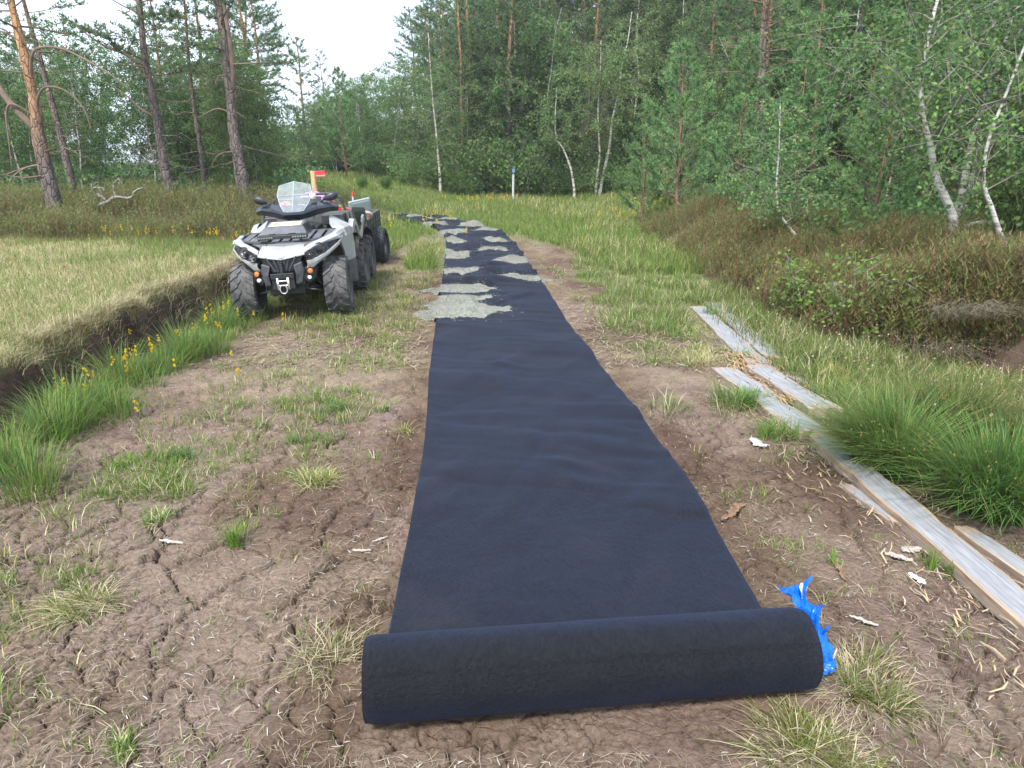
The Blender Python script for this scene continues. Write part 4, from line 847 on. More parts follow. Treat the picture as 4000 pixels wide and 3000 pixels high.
# ================================================================== litter: straw, splinters, wood scraps, sticks
M_LIT = leafmat('dry_litter', .85, .1, .15, 0, 0)
def flakes(name, P, ln, wd, az, pitch, col, label, mat=M_LIT, kind='stuff', bend=.15):
    """flat narrow bits: three-point bent strips"""
    n = len(P); d = np.stack([np.cos(az), np.sin(az), np.tan(pitch)], -1); s = np.stack([-np.sin(az), np.cos(az), 0 * az], -1)
    mid = P + np.array([0, 0, 1.]) * (ln * bend * .35)[:, None] + s * (ln * bend * rng.normal(0, .6, n))[:, None]
    a = P - d * (ln / 2)[:, None]; c = P + d * (ln / 2)[:, None]; w = s * (wd / 2)[:, None]
    V = np.stack([a - w * .6, a + w * .6, mid - w, mid + w, c - w * .5, c + w * .5], 1).reshape(-1, 3)
    i = np.arange(n)[:, None] * 6; F = np.concatenate([i + np.array([0, 1, 3, 2]), i + np.array([2, 3, 5, 4])])
    o = obj(name, mesh_np(name, V, F, col=np.repeat(col, 6, 0), mat=mat)); tag(o, label, name.split('_')[-1], None, kind); return o
def scatter(n, x0, x1, y0, y1, dens=None, pw=1.0):
    """points inside the view wedge, thinner with distance"""
    out = []; got = 0
    while got < n:
        y = y0 * (y1 / y0)**rng.uniform(0, 1, n * 2) if pw else rng.uniform(y0, y1, n * 2)
        x = rng.uniform(-1, 1, n * 2) * (.80 * y + .7)
        k = (x > x0) & (x < x1)
        if dens is not None: k &= rng.uniform(0, 1, n * 2) < dens(x, y)
        out.append(np.stack([x, y], -1)[k]); got += k.sum()
        if len(out) > 200: break
    return np.concatenate(out)[:n]
offsheet = lambda x, y: (path_dist(x, y) > .72) | (y < 1.6)
p = scatter(16000, -6, 6, 1.3, 8, lambda x, y: np.clip(peat_mask(x, y) + .1, 0, 1) * offsheet(x, y) * (.42 + .58 * sm(.40, .62, fbm(x * 1.6, y * 1.6, 3, 401))))
n = len(p); zc = rng.uniform(0, 1, (n, 1)); col = np.array([.44, .37, .27]) * zc + np.array([.20, .155, .12]) * (1 - zc); wh = rng.uniform(0, 1, n) < .07; col[wh] = (.50, .47, .42)
flakes('straw_litter', np.stack([p[:, 0], p[:, 1], H(p[:, 0], p[:, 1]) + rng.uniform(.002, .012, n)], -1), rng.uniform(.015, .07, n) * (1 - .5 * wh), rng.uniform(.0008, .0019, n) * (1 + p[:, 1] * .07) * (1 + .8 * wh), rng.uniform(0, PI, n), rng.normal(0, .10, n), col, 'dry straw bits scattered over the bare peat')
p = scatter(9000, -3.4, 3.2, 5.5, 17, lambda x, y: np.clip(peat_mask(x, y) + .08, 0, 1) * offsheet(x, y)); n = len(p); zc = rng.uniform(0, 1, (n, 1)); col = np.array([.40, .33, .22]) * zc + np.array([.13, .09, .065]) * (1 - zc)
flakes('straw_litter', np.stack([p[:, 0], p[:, 1], H(p[:, 0], p[:, 1]) + rng.uniform(.003, .02, n)], -1), rng.uniform(.03, .12, n), rng.uniform(.004, .010, n), rng.uniform(0, PI, n), rng.normal(0, .15, n), col, 'dry straw and peat crumbs on the farther part of the track')
# splinters near the planks
m_ = 900; t_ = rng.uniform(0, 1, m_); py = 7.6 - 5.8 * t_; px = np.interp(py, [1.8, 5.3, 8], [1.80, 1.85, 2.1]) + rng.normal(-.06, .15, m_)
zc = rng.uniform(0, 1, (m_, 1)); col = np.array([.50, .34, .18]) * zc + np.array([.40, .34, .27]) * (1 - zc)
flakes('wood_splinters', np.stack([px, py, H(px, py) + rng.uniform(.006, .03, m_)], -1), rng.uniform(.02, .10, m_), rng.uniform(.003, .008, m_), rng.normal(PI / 2, .5, m_), rng.normal(0, .12, m_), col, 'orange and pale wood splinters strewn along the old planks')
m_ = 420; px = rng.normal(1.93, .10, m_); py = rng.uniform(4.5, 5.8, m_); zc = rng.uniform(0, 1, (m_, 1)); col = np.array([.52, .33, .16]) * zc + np.array([.30, .20, .13]) * (1 - zc)
flakes('rotten_wood', np.stack([px, py, H(px, py) + rng.uniform(.012, .055, m_)], -1), rng.uniform(.04, .15, m_), rng.uniform(.005, .015, m_), rng.normal(PI / 2 + .1, .25, m_), rng.normal(0, .10, m_), col, 'heap of orange rotten wood slivers between the crossing planks')
def scrap(name, c, L_, w, th, az, label, cat, mat, seed, curl=.2):
    """flat splintered shard with a jagged outline"""
    L_ *= .8; w *= .75; r = np.random.default_rng(900 + seed); n = 16; xs = np.linspace(-.5, .5, n); env = np.clip(1.15 - (np.abs(xs) * 2)**2.5, .12, 1) * .5 * w; off = .18 * w * np.cumsum(r.normal(0, .5, n)); off -= off.mean()
    up = off + env * r.uniform(.45, 1.15, n); dn = off - env * r.uniform(.45, 1.15, n); zz = th * .5 * (fbm(xs * 3 + seed, xs * 0, 3, seed) - .3) + curl * L_ * .35 * np.abs(xs)**2 * (seed % 2); mid = (up + dn) / 2
    X = xs * L_; t2 = th * .3; rows = [np.stack([X + r.normal(0, .015 * L_, n), up, zz], -1), np.stack([X, mid, zz + t2 + r.uniform(0, t2, n)], -1), np.stack([X + r.normal(0, .015 * L_, n), dn, zz], -1), np.stack([X, mid, zz - t2], -1)]
    mb = MB(); grid(mb, np.stack(rows, 1), True)
    o = obj(name, mb.mesh(name, mat), None, (c[0], c[1], float(H(c[0], c[1])) + .010), (0, 0, az)); return tag(o, label, cat)
M_BLEACH = simple('bleached_wood', (.44, .42, .39), .8, 0, (.27, .22, .17), 30, .5, 60, .2, mapscale=(.5, 3, 3))
M_BROWNW = simple('brown_rotten_wood', (.16, .09, .055), .9, 0, (.30, .20, .13), 25, .8, 60, .2, mapscale=(.5, 3, 3))
M_BARKW = simple('white_bark', (.62, .61, .58), .7, 0, (.40, .36, .31), 14, .4, 50, .2)
scrap('birch_bark', (1.45, 3.88), .17, .10, .02, 1.9, 'white curled piece of birch bark on peat beside the green tuft', 'bark', M_BARKW, 1, .35)
scrap('wood_scrap', (1.62, 2.62), .13, .06, .018, 2.4, 'bleached forked wood scrap left of the long plank', 'wood scrap', M_BLEACH, 3)
scrap('wood_scrap', (1.70, 2.68), .12, .07, .018, .3, 'bleached flat wood scrap touching the long plank', 'wood scrap', M_BLEACH, 5)
scrap('wood_scrap', (1.61, 2.46), .10, .055, .015, 2.0, 'small white wood chip lowest beside the long plank', 'wood scrap', M_BARKW, 4)
scrap('wood_scrap', (1.27, 2.19), .12, .03, .012, 2.5, 'thin pale sliver of wood right of the blue plastic', 'wood scrap', M_BLEACH, 6)
scrap('wood_scrap', (-1.50, 2.78), .15, .035, .014, -.25, 'pale bleached stick lying on the left foreground peat', 'stick', M_BLEACH, 8)
scrap('wood_scrap', (-.58, 2.77), .09, .022, .012, .7, 'short pale stick on peat left of the sheet', 'stick', M_BLEACH, 7)
scrap('wood_scrap', (-.64, 2.68), .10, .022, .012, .15, 'pale knobbly twig lying beside the short stick left of the sheet', 'twig', M_BLEACH, 9)
scrap('rotten_stick', (1.06, 3.05), .30, .07, .03, .75, 'brown crumbling stick on peat right of the sheet', 'stick', M_BROWNW, 10)
scrap('rotten_stick', (1.33, 2.52), .20, .03, .014, 1.5, 'thin brown stick pointing down below the forked scrap', 'stick', M_BROWNW, 12)
scrap('wood_scrap', (1.38, 5.55), .14, .03, .015, 2.2, 'whitish wood splinter beside the far dry tuft right of the sheet', 'wood scrap', M_BLEACH, 14)
scrap('wood_scrap', (2.42, 6.55), .26, .05, .02, -.2, 'bleached broken board end right of the far planks', 'wood scrap', M_BLEACH, 16)

# ================================================================== trail post, far marker, dead branches
gz = lambda x, y: float(H(x, y))
M_POST = simple('pale_grey_post', (.55, .56, .56), .6, 0, (.4, .41, .42), 20)
tp = thing('trail_post', 'slim pale grey post with a small dark blue sign by the far trees', 'post', (.04, 28.6, gz(.04, 28.6)), (0, R(.8), 0))
mb = MB(); zs = np.linspace(-.1, 1.08, 6); tube(mb, np.stack([0 * zs, 0 * zs, zs], -1), .045, 10); part('pole', mb, M_POST, tp)
mb = MB(); box(mb, (0, -.06, 1.13), (.17, .03, .20)); sg = part('sign', mb, simple('dark_blue_sign', (.012, .05, .10), .4), tp, .01)
mb = MB(); tube(mb, [(.032 * math.cos(a), -.08, 1.13 + .055 * math.sin(a)) for a in np.linspace(0, 2 * PI, 18)], .010, 5); part('sign_symbol', mb, simple('pale_blue_print', (.45, .62, .72), .5), sg)
mk = thing('marker_stake', 'thin grey stake with a red tip seen through the head guard bars', 'stake', (-2.95, 13.6, gz(-2.95, 13.6)))
mb = MB(); tube(mb, [(0, 0, -.1), (0, 0, .95)], .018, 8); part('pole', mb, M_POST, mk); mb = MB(); tube(mb, [(0, 0, .95), (0, 0, 1.04)], .022, 8); part('red_tip', mb, simple('red_tip', (.65, .06, .03), .5), mk)
M_DEAD = simple('bleached_dead_wood', (.29, .28, .26), .85, 0, (.15, .135, .12), 16, .5, 40, .2)
def dead(label, loc, lines, rot=0):
    t = thing('dead_branch', label, 'branch', loc, (0, 0, rot))
    for k, (P, r0, r1) in enumerate(lines):
        mb = MB(); c = spline(P, max(8, len(P) * 4)); c = c + rng.normal(0, .006, c.shape); tube(mb, c, np.linspace(r0, r1, len(c)), 6); part('limb' if k == 0 else 'twig', mb, M_DEAD, t, 0, 0, True)
    return t
b0 = (-8.0, 14.6, gz(-8.0, 14.6) + .30)
dead('bleached dead branch curving up out of the heather on the left bank', b0, [([(-.25, 0, -.1), (0, 0, 0), (.084, 0, .05), (.19, .02, .06), (.33, .04, .03), (.42, .04, .07), (.5, .02, .16), (.59, 0, .21), (.68, 0, .24)], .04, .014),
     ([(.1, .03, .06), (.07, .04, .22), (.085, .04, .3), (.2, .03, .41)], .016, .010), ([(.2, .03, .41), (.27, .02, .33), (.26, 0, .26)], .010, .006), ([(-.1, 0, 0), (-.2, -.02, .09), (-.24, 0, .12)], .03, .02)])
dead('tangle of grey bare twigs in the heather left of the curved branch', (-8.55, 14.9, gz(-8.55, 14.9) + .30), [([(0, 0, .1), (.1, 0, .2), (.25, .02, .2), (.3, 0, .15)], .018, .012), ([(.05, 0, .27), (.06, 0, .15), (.1, 0, .02)], .012, .006), ([(.2, 0, .2), (.22, 0, .08), (.21, 0, -.08)], .014, .008), ([(0, 0, .1), (-.06, 0, .02), (-.08, 0, -.1)], .012, .006), ([(.02, .02, .14), (.1, .05, .3), (.2, .06, .3)], .008, .005)])
# ================================================================== grass, rushes, heather, flowers
M_GRASS = leafmat('grass_blades', .6, .45, .25, 0, 0)
M_HEATH = leafmat('heather_sprigs', .8, .5, .1, 0, 0)
def blades(mb, P, h, w, az, lean, c0, c1, seg=3, twist=None):
    """curved tapering blades; c0 root colour, c1 tip colour (n,3)"""
    n = len(P); d = np.stack([np.cos(az), np.sin(az), 0 * az], -1)
    fa = az + PI / 2 if twist is None else twist
    s = np.stack([np.cos(fa), np.sin(fa), 0 * fa], -1)
    V = []; C = []
    for k in range(seg):
        t = k / seg
        ctr = P + d * (lean * h * t**1.7)[:, None] + np.array([0, 0, 1.]) * (h * (t - .32 * np.minimum(lean, 1.6) * t**2.2))[:, None]
        ww = (w * .5 * (1 - .55 * t))[:, None] * s
        V += [ctr - ww, ctr + ww]; cc = c0 * (1 - t) + c1 * t; C += [cc, cc]
    V.append(P + d * (lean * h)[:, None] + np.array([0, 0, 1.]) * (h * (1 - .32 * np.minimum(lean, 1.6)))[:, None]); C.append(c1)
    k = 2 * seg + 1; V = np.stack(V, 1).reshape(-1, 3); C = np.stack(C, 1).reshape(-1, 3)
    i = np.arange(n)[:, None] * k
    F = np.concatenate([i + np.array([2 * q, 2 * q + 1, 2 * q + 3, 2 * q + 2]) for q in range(seg - 1)]) if seg > 1 else None
    T = i + np.array([2 * seg - 2, 2 * seg - 1, 2 * seg]); mb.add(V, F, T, C); return mb
def mixc(n, cols, wts, var=.18):
    cols = np.array(cols, float); i = rng.choice(len(cols), n, p=np.array(wts) / sum(wts)); return cols[i] * (1 + rng.normal(0, var, (n, 1))).clip(.5, 1.6)
G_FRESH, G_MID, G_BLUE, G_DARK = (.15, .25, .045), (.14, .205, .05), (.10, .185, .06), (.055, .10, .03)
G_OLIVE, STRAW, STRAW2, YELL = (.20, .22, .07), (.56, .50, .32), (.43, .36, .23), (.36, .34, .10)
def on_ground(p, dz=0): return np.stack([p[:, 0], p[:, 1], H(p[:, 0], p[:, 1]) + dz], -1)
def tuft_pts(c, rad, n):
    a = rng.uniform(0, 2 * PI, n); r = rad * np.sqrt(rng.uniform(0, 1, n)); return np.stack([c[0] + r * np.cos(a), c[1] + r * np.sin(a)], -1), a, r / rad
def tuft(mb, c, rad, n, h, w, cols, wts, spread=.8, seg=3, tip=None, bias=None):
    p, a, rr = tuft_pts(c, rad, n); hh = h * rng.uniform(.45, 1.05, n) * (1 - .25 * rr); le = spread * (.15 + rr) * rng.uniform(.4, 1.5, n); az = a + rng.normal(0, .5, n)
    if bias is not None: k = rng.uniform(0, 1, n) < .6; az = np.where(k, bias + rng.normal(0, .5, n), az)
    c0 = mixc(n, cols, wts); c1 = c0 * (tip if tip is not None else 1.15); blades(mb, on_ground(p, -.01), hh, w * rng.uniform(.7, 1.3, n), az, le, c0, c1, seg); return mb
def stuff(name, mb, mat, label, cat): o = obj(name, mb.mesh(name, mat)); return tag(o, label, cat, None, 'stuff')

# ---- bog surface left of the ditch: straw and pale green
mb = MB(); p = scatter(70000, -17, -3.2, 3.4, 14.2, lambda x, y: (xlip(y) - x > .04).astype(float))
n = len(p); g = sm(.42, .62, fbm(p[:, 0] * .55, p[:, 1] * .55, 3, 501) + .16 * sm(6.5, 9.5, p[:, 1]) - .10)
isg = rng.uniform(0, 1, n) < (.36 + .56 * g); c0 = np.where(isg[:, None], mixc(n, [G_MID, G_OLIVE, G_FRESH], [4, 4, 2]), mixc(n, [STRAW, STRAW2, YELL], [5, 3, 1]))
hh = rng.uniform(.03, .115, n) * (.55 + .9 * fbm(p[:, 0] * 1.6, p[:, 1] * 1.6, 3, 502)) * (1 + .5 * isg) * (1 + .25 * sm(7, 11, p[:, 1])); blades(mb, on_ground(p), hh, rng.uniform(.0022, .0046, n) * (1 + p[:, 1] * .06), rng.uniform(0, 2 * PI, n), rng.uniform(.2, 1.5, n), c0, c0 * 1.15, 2)
# drooping dry fringe over the cut edge
cy_ = rng.uniform(3.0, 12, 120); m_ = 6000; ci = rng.integers(0, 120, m_); y = cy_[ci] + rng.normal(0, .07, m_); x = xlip(y) - rng.uniform(.05, .26, m_) + .11 * (vnoise(ci * 3.3, 0 * y, 6) > .68) + (vnoise(ci * 7.7, 0 * y, 5) - .5) * .1; c0 = mixc(m_, [STRAW, STRAW2, (.22, .17, .10), G_OLIVE], [4, 4, 2, 1])
blades(mb, on_ground(np.stack([x, y], -1), .01), rng.uniform(.07, .20, m_), rng.uniform(.003, .007, m_), rng.normal(0, 1.3, m_), rng.uniform(.4, 1.8, m_), c0, c0 * 1.1, 3)
stuff('bog_grass', mb, M_GRASS, 'pale straw and green bog grass covering the raised left bank', 'grass')

# ---- ditch edge: tall green grass
mb = MB()
for k in range(105):
    y = rng.uniform(2.6, 8.4); x = float(xlip(np.array(y))) + rng.uniform(.42, .95) + (.12 if y < 4.5 else 0); tuft(mb, (x, y), rng.uniform(.06, .16), int(rng.uniform(45, 100)), rng.uniform(.14, .40), .0055, [G_FRESH, G_MID, G_BLUE, G_OLIVE], [4, 4, 2, 2], .75, 3)
for (x, y, h) in ((-2.75, 4.0, .46), (-2.98, 4.5, .48), (-2.75, 5.75, .48), (-2.95, 6.1, .5), (-2.6, 6.0, .42), (-2.9, 6.9, .5), (-3.0, 7.5, .5), (-3.05, 8.1, .45), (-2.45, 3.3, .4), (-2.7, 3.5, .42), (-3.0, 5.2, .5)):
    tuft(mb, (x, y), .14, 200, h, .005, [G_FRESH, G_BLUE, G_MID, G_OLIVE], [3, 2, 2, 2], .75, 3)
stuff('ditch_grass', mb, M_GRASS, 'tall green grass along the ditch left of the track', 'grass')

# ---- sparse grass on the peat
mb = MB(); GP = [G_FRESH, G_MID, G_OLIVE, STRAW, YELL]
q = scatter(280, -3.4, 2.9, 1.4, 9, lambda x, y: offsheet(x, y) * np.clip((sm(.50, .66, fbm(x * .9, y * .9, 3, 511)) + .08) * (.25 + .75 * sm(-1.0, -2.2, x) + .3 * (x > 1)), 0, 1))
for (x, y) in q:
    if (path_dist(x, y) < .85) or (abs(x - .3) < 1 and y < 1.6): continue
    k = rng.uniform(.3, 1); tuft(mb, (x, y), .03 + .10 * k, int(8 + 42 * k), .035 + .08 * k, .0042, GP, [5, 4, 3, 2, 1], 1.0, 2)
q = scatter(900, -3.4, 2.9, 1.35, 7, lambda x, y: offsheet(x, y) * (.35 + .65 * sm(.45, .6, fbm(x * 1.3, y * 1.3, 3, 512))))
for (x, y) in q: tuft(mb, (x, y), .02, int(rng.uniform(2, 7)), rng.uniform(.03, .09), .0035, GP, [4, 3, 3, 3, 1], 1.2, 2)
# greener swath left of the track centre
q = scatter(210, -2.6, -.9, 3.2, 7.4, lambda x, y: sm(.30, .05, np.abs(x + 1.55 + .25 * (y - 5) * .3 + .5 * (fbm(y * .8, y * 0, 2, 513) - .5)) - .35) * (sm(.42, .58, fbm(x * 1.5, y * 1.5, 3, 514)) + .1))
for (x, y) in q: tuft(mb, (x, y), rng.uniform(.05, .13), int(rng.uniform(14, 50)), rng.uniform(.06, .13), .005, GP, [5, 5, 3, 2, 1], .9, 2)
# around and beneath the vehicle
q = scatter(300, -3.2, -1.0, 6.6, 12.5, lambda x, y: .7 + 0 * x)
for (x, y) in q:
    if path_dist(x, y) < .8: continue
    tuft(mb, (x, y), rng.uniform(.06, .14), int(rng.uniform(20, 60)), rng.uniform(.08, .2), .006, [G_MID, G_OLIVE, STRAW2, YELL], [4, 4, 2, 1], .9, 2)
q = scatter(420, -1.9, 2.6, 5.5, 17, lambda x, y: offsheet(x, y) * (path_dist(x, y) > .9) * (.25 + .75 * sm(.45, .6, fbm(x * 1.2, y * 1.2, 3, 515))) * np.clip(peat_mask(x, y) + .2, 0, 1))
for (x, y) in q: tuft(mb, (x, y), rng.uniform(.03, .11), int(rng.uniform(8, 40)), rng.uniform(.05, .13), .006, GP, [4, 4, 4, 3, 1], 1.0, 2)
stuff('track_grass', mb, M_GRASS, 'sparse short grass growing through the bare peat track', 'grass')

# ---- right verge
mb = MB()
q = scatter(700, 1.0, 3.6, 4.4, 19, lambda x, y: offsheet(x, y) * sm(.3, -.1, x - xbank(y)) * (.05 + .95 * sm(.40, .56, fbm(x * .8 + 9, y * .5, 3, 521) + .12 * sm(9, 13, y) + .10 * sm(1.7, 2.6, x) + .08 * sm(2.1, 2.5, x) * sm(7, 5.5, y))))
for (x, y) in q:
    if path_dist(x, y) < .85 or (1.6 < x < 2.4 and 2 < y < 8.3 and abs(x - np.interp(y, [2, 5.3, 8.2], [1.86, 1.9, 2.2])) < .26): continue
    k = rng.uniform(.4, 1); tuft(mb, (x, y), .05 + .12 * k, int(22 + 45 * k), .07 + .17 * k, .006, [G_FRESH, G_MID, G_OLIVE, STRAW, G_BLUE], [4, 4, 3, 2, 1], .85, 2)
stuff('verge_grass', mb, M_GRASS, 'green grass along the right side of the track', 'grass')
# ---- far meadow
mb = MB(); p = scatter(52000, -9, 9, 10.5, 36, lambda x, y: ((path_dist(x, y) > .8) | (y > 21)) * (sm(.55, .25, peat_mask(x, y))) * sm(.6, .0, x - xbank(y) - .35 * np.maximum(0, y - 15)) * sm(.2, .6, x + 3.2 + .28 * np.maximum(0, y - 11)) * sm(1.5, .6, hill(x, y)))
n = len(p); k = fbm(p[:, 0] * .5, p[:, 1] * .3, 3, 531); st_ = (sm(.50, .66, k) * .5)[:, None] > rng.uniform(0, 1, (n, 1)); c0 = np.where(st_, mixc(n, [STRAW, YELL, G_OLIVE], [2, 2, 3]), mixc(n, [G_FRESH, G_MID, G_OLIVE], [4, 3, 3]))
blades(mb, on_ground(p), rng.uniform(.10, .28, n) * (.5 + 1.0 * k), rng.uniform(.006, .011, n) * (.6 + p[:, 1] * .045), rng.uniform(0, 2 * PI, n), rng.uniform(.2, 1.1, n), c0, c0 * 1.2, 2)
stuff('meadow_grass', mb, M_GRASS, 'lush green meadow grass around the far end of the sheet', 'grass')

# ---- single tussocks
def tussock(c, rad, n, h, cols, wts, label, spread=.9, w=.005, bias=None, heads=False, name='grass_tussock', cat='tussock', seg=4, dry=0):
    t = thing(name, label, cat, (c[0], c[1], gz(*c))); off = np.array([c[0], c[1], gz(*c)])
    mb = MB()
    if heads: tuft(mb, c, rad, n, h, w, cols, wts, spread, seg, 1.25, bias)
    else:
        for k in range(6):
            a_ = rng.uniform(0, 2 * PI); f_ = rng.uniform(.2, 1.0); tuft(mb, (c[0] + rad * f_ * math.cos(a_), c[1] + rad * f_ * math.sin(a_)), rad * rng.uniform(.3, .7), max(4, int(n / 6 * rng.uniform(.5, 1.4))), h * rng.uniform(.55, 1.1), w, cols, wts, spread * rng.uniform(.8, 1.5), seg, 1.25, bias if bias is not None else rng.uniform(0, 2 * PI))
    mb.V = [v - off for v in mb.V]; part('blades', mb, M_GRASS, t)['kind'] = 'stuff'
    if dry:
        mb = MB(); tuft(mb, c, rad * 1.15, dry, h * .55, w * .9, [STRAW, STRAW2], [2, 1], spread * 1.7, 3, 1.1, bias); mb.V = [v - off for v in mb.V]; part('dry_blades', mb, M_GRASS, t)['kind'] = 'stuff'
    if heads:
        p_, a, rr = tuft_pts(c, rad * .9, 150); hh = h * rng.uniform(.8, 1.08, 150); le = spread * (.1 + rr) * .9; P0 = on_ground(p_); d = np.stack([np.cos(a), np.sin(a), 0 * a], -1)
        tip = P0 + d * (le * hh)[:, None] + np.array([0, 0, 1.]) * (hh * (1 - .32 * np.minimum(le, 1.6)))[:, None] - off; mb = MB(); oc = np.array([(1, 0, 0), (-1, 0, 0), (0, 1, 0), (0, -1, 0), (0, 0, 1.8), (0, 0, -1.8)]) * .0042
        V = tip[:, None] + oc[None]; T = np.array([(0, 2, 4), (2, 1, 4), (1, 3, 4), (3, 0, 4), (2, 0, 5), (1, 2, 5), (3, 1, 5), (0, 3, 5)]); mb.add(V.reshape(-1, 3), None, (np.arange(150)[:, None, None] * 6 + T[None]).reshape(-1, 3), (.30, .22, .07)); part('seed_heads', mb, M_GRASS, t)['kind'] = 'stuff'
    return t
RC = [(.095, .19, .05), (.15, .235, .06), (.25, .26, .085)]
tussock((2.06, 3.55), .20, 2600, .62, RC, [4, 4, 2], 'big arching green rush tussock leaning left over the long plank', 1.0, .0042, PI, True, 'rush_tussock')
tussock((2.33, 3.08), .20, 2800, .60, RC, [5, 3, 1], 'dense dark green rush tussock nearest the camera at the right edge', 1.0, .0042, -2.2, True, 'rush_tussock')
tussock((2.62, 3.95), .22, 1900, .55, [(.09, .13, .035), (.15, .16, .05), (.07, .11, .03)], [4, 4, 2], 'yellowish rush tussock behind the dark one at the right edge', 1.0, .0042, None, True, 'rush_tussock')
tussock((2.95, 3.5), .2, 1500, .55, [(.09, .13, .035), (.15, .16, .05)], [4, 4], 'olive rush tussock cut by the right picture edge', 1.0, .0042, None, True, 'rush_tussock')
TG = [(.13, .17, .035), (.19, .19, .055), STRAW]
tussock((.84, 1.62), .13, 420, .12, TG, [4, 4, 2], 'yellow-green dry tussock in front of the right end of the roll', 1.3, .0035, None, dry=330)
tussock((1.12, 1.88), .13, 440, .13, [(.11, .15, .035), (.17, .17, .05), STRAW2], [4, 4, 2], 'olive tussock beside the right end of the roll below the blue plastic', 1.2, .0035, None, dry=260)
tussock((-1.63, 2.33), .09, 300, .13, TG, [4, 4, 3], 'spreading yellow-green tussock at the left foreground', 1.5, .0035, PI + .4, dry=260)
tussock((-1.25, 2.76), .055, 130, .16, [G_FRESH, G_MID], [3, 1], 'small upright fresh green tuft right of the pale stick', .6, .005)
tussock((-1.66, 2.99), .06, 110, .11, [G_FRESH, G_MID, STRAW], [3, 1, 1], 'small green tuft above the pale stick on the left', .9, .005)
tussock((-1.03, 3.42), .11, 380, .11, [G_OLIVE, YELL, STRAW], [4, 3, 2], 'low yellowish tussock on bare peat left of the sheet', 1.2, .0035, dry=180)
tussock((-1.86, 3.67), .10, 220, .14, [G_BLUE, G_MID], [3, 2], 'bluish green tuft left of the yellowish tussock', .8, .005)
tussock((-2.15, 3.62), .09, 150, .08, [G_FRESH, G_MID], [3, 1], 'flat bright green tuft farther left on the peat', 1.3, .006)
tussock((-1.10, 1.62), .05, 110, .10, [G_FRESH, G_MID, STRAW], [3, 2, 1], 'blurred green tuft at the bottom left picture edge', .8, .005)
tussock((-.60, 1.98), .10, 130, .14, [G_OLIVE, STRAW, STRAW2], [3, 3, 2], 'thin straw-coloured tuft left of the end of the roll', 1.1, .003, dry=90)
tussock((-1.21, 4.5), .09, 150, .13, [G_MID, G_BLUE], [3, 2], 'dark green tuft half way up the track left of the sheet', .7, .005)
tussock((-.88, 4.55), .06, 60, .10, [G_FRESH, STRAW], [3, 1], 'thin green tuft close to the left edge of the sheet', .9, .004)
tussock((-1.22, 3.95), .10, 160, .13, [G_MID, G_BLUE], [3, 2], 'grassy tuft between the yellowish tussock and the ditch grass', .7, .005)
tussock((-.66, 4.1), .07, 130, .10, [YELL, STRAW, G_OLIVE], [3, 2, 2], 'yellow dry tuft touching the left edge of the sheet', 1.2, .0035)
tussock((-1.15, 6.5), .13, 190, .12, [G_FRESH, G_OLIVE, YELL], [3, 3, 1], 'low green patch left of the nearest gravel heap', 1.1, .005)
tussock((1.75, 2.56), .06, 90, .15, [G_FRESH, G_MID], [3, 1], 'small green tuft beside the raw edge of the long plank', .5, .005)
tussock((1.34, 2.58), .03, 36, .09, [G_FRESH, YELL], [3, 1], 'tiny green tuft on peat between roll and planks', .5, .005)
tussock((1.57, 4.62), .15, 420, .24, [G_MID, G_BLUE, G_FRESH], [3, 3, 2], 'dark green tussock left of the crossing planks', .85, .005, dry=120)
tussock((1.59, 3.96), .11, 260, .24, [G_FRESH, G_MID], [3, 2], 'green tuft right of the white birch bark', .7, .005, dry=60)
tussock((1.50, 5.6), .13, 330, .22, [G_OLIVE, YELL, STRAW], [3, 2, 3], 'straw-green tussock above the crossing planks', 1.0, .0045, dry=200)
tussock((1.98, 5.75), .07, 120, .14, [G_FRESH, G_MID], [3, 1], 'green tuft growing between the far planks', .7, .005)
tussock((2.16, 7.55), .09, 150, .22, [G_FRESH, G_BLUE], [3, 1], 'green tuft at the far tip of the planks', .7, .005)
tussock((2.3, 5.0), .16, 420, .26, [G_OLIVE, YELL, G_MID], [3, 2, 2], 'straw-green tussock right of the short broad plank', 1.0, .0045, dry=160)

# ---- low sedge and pink-dotted heath between planks and right bank
mb = MB(); p = scatter(15000, 1.9, 5.2, 2.6, 9.5, lambda x, y: sm(.15, -.2, x - xbank(y)) * sm(2.0, 2.35, x + .12 * np.minimum(0, y - 5)) * (.3 + .7 * sm(.35, .55, fbm(x * 1.6, y * 1.6, 3, 541))))
n = len(p); c0 = mixc(n, [G_OLIVE, G_MID, STRAW, (.10, .10, .035)], [4, 3, 2, 3]); blades(mb, on_ground(p), rng.uniform(.07, .24, n), rng.uniform(.004, .007, n), rng.uniform(0, 2 * PI, n), rng.uniform(.3, 1.2, n), c0, c0 * 1.15, 2)
stuff('sedge', mb, M_GRASS, 'olive sedge filling the strip between planks and heather bank', 'grass')

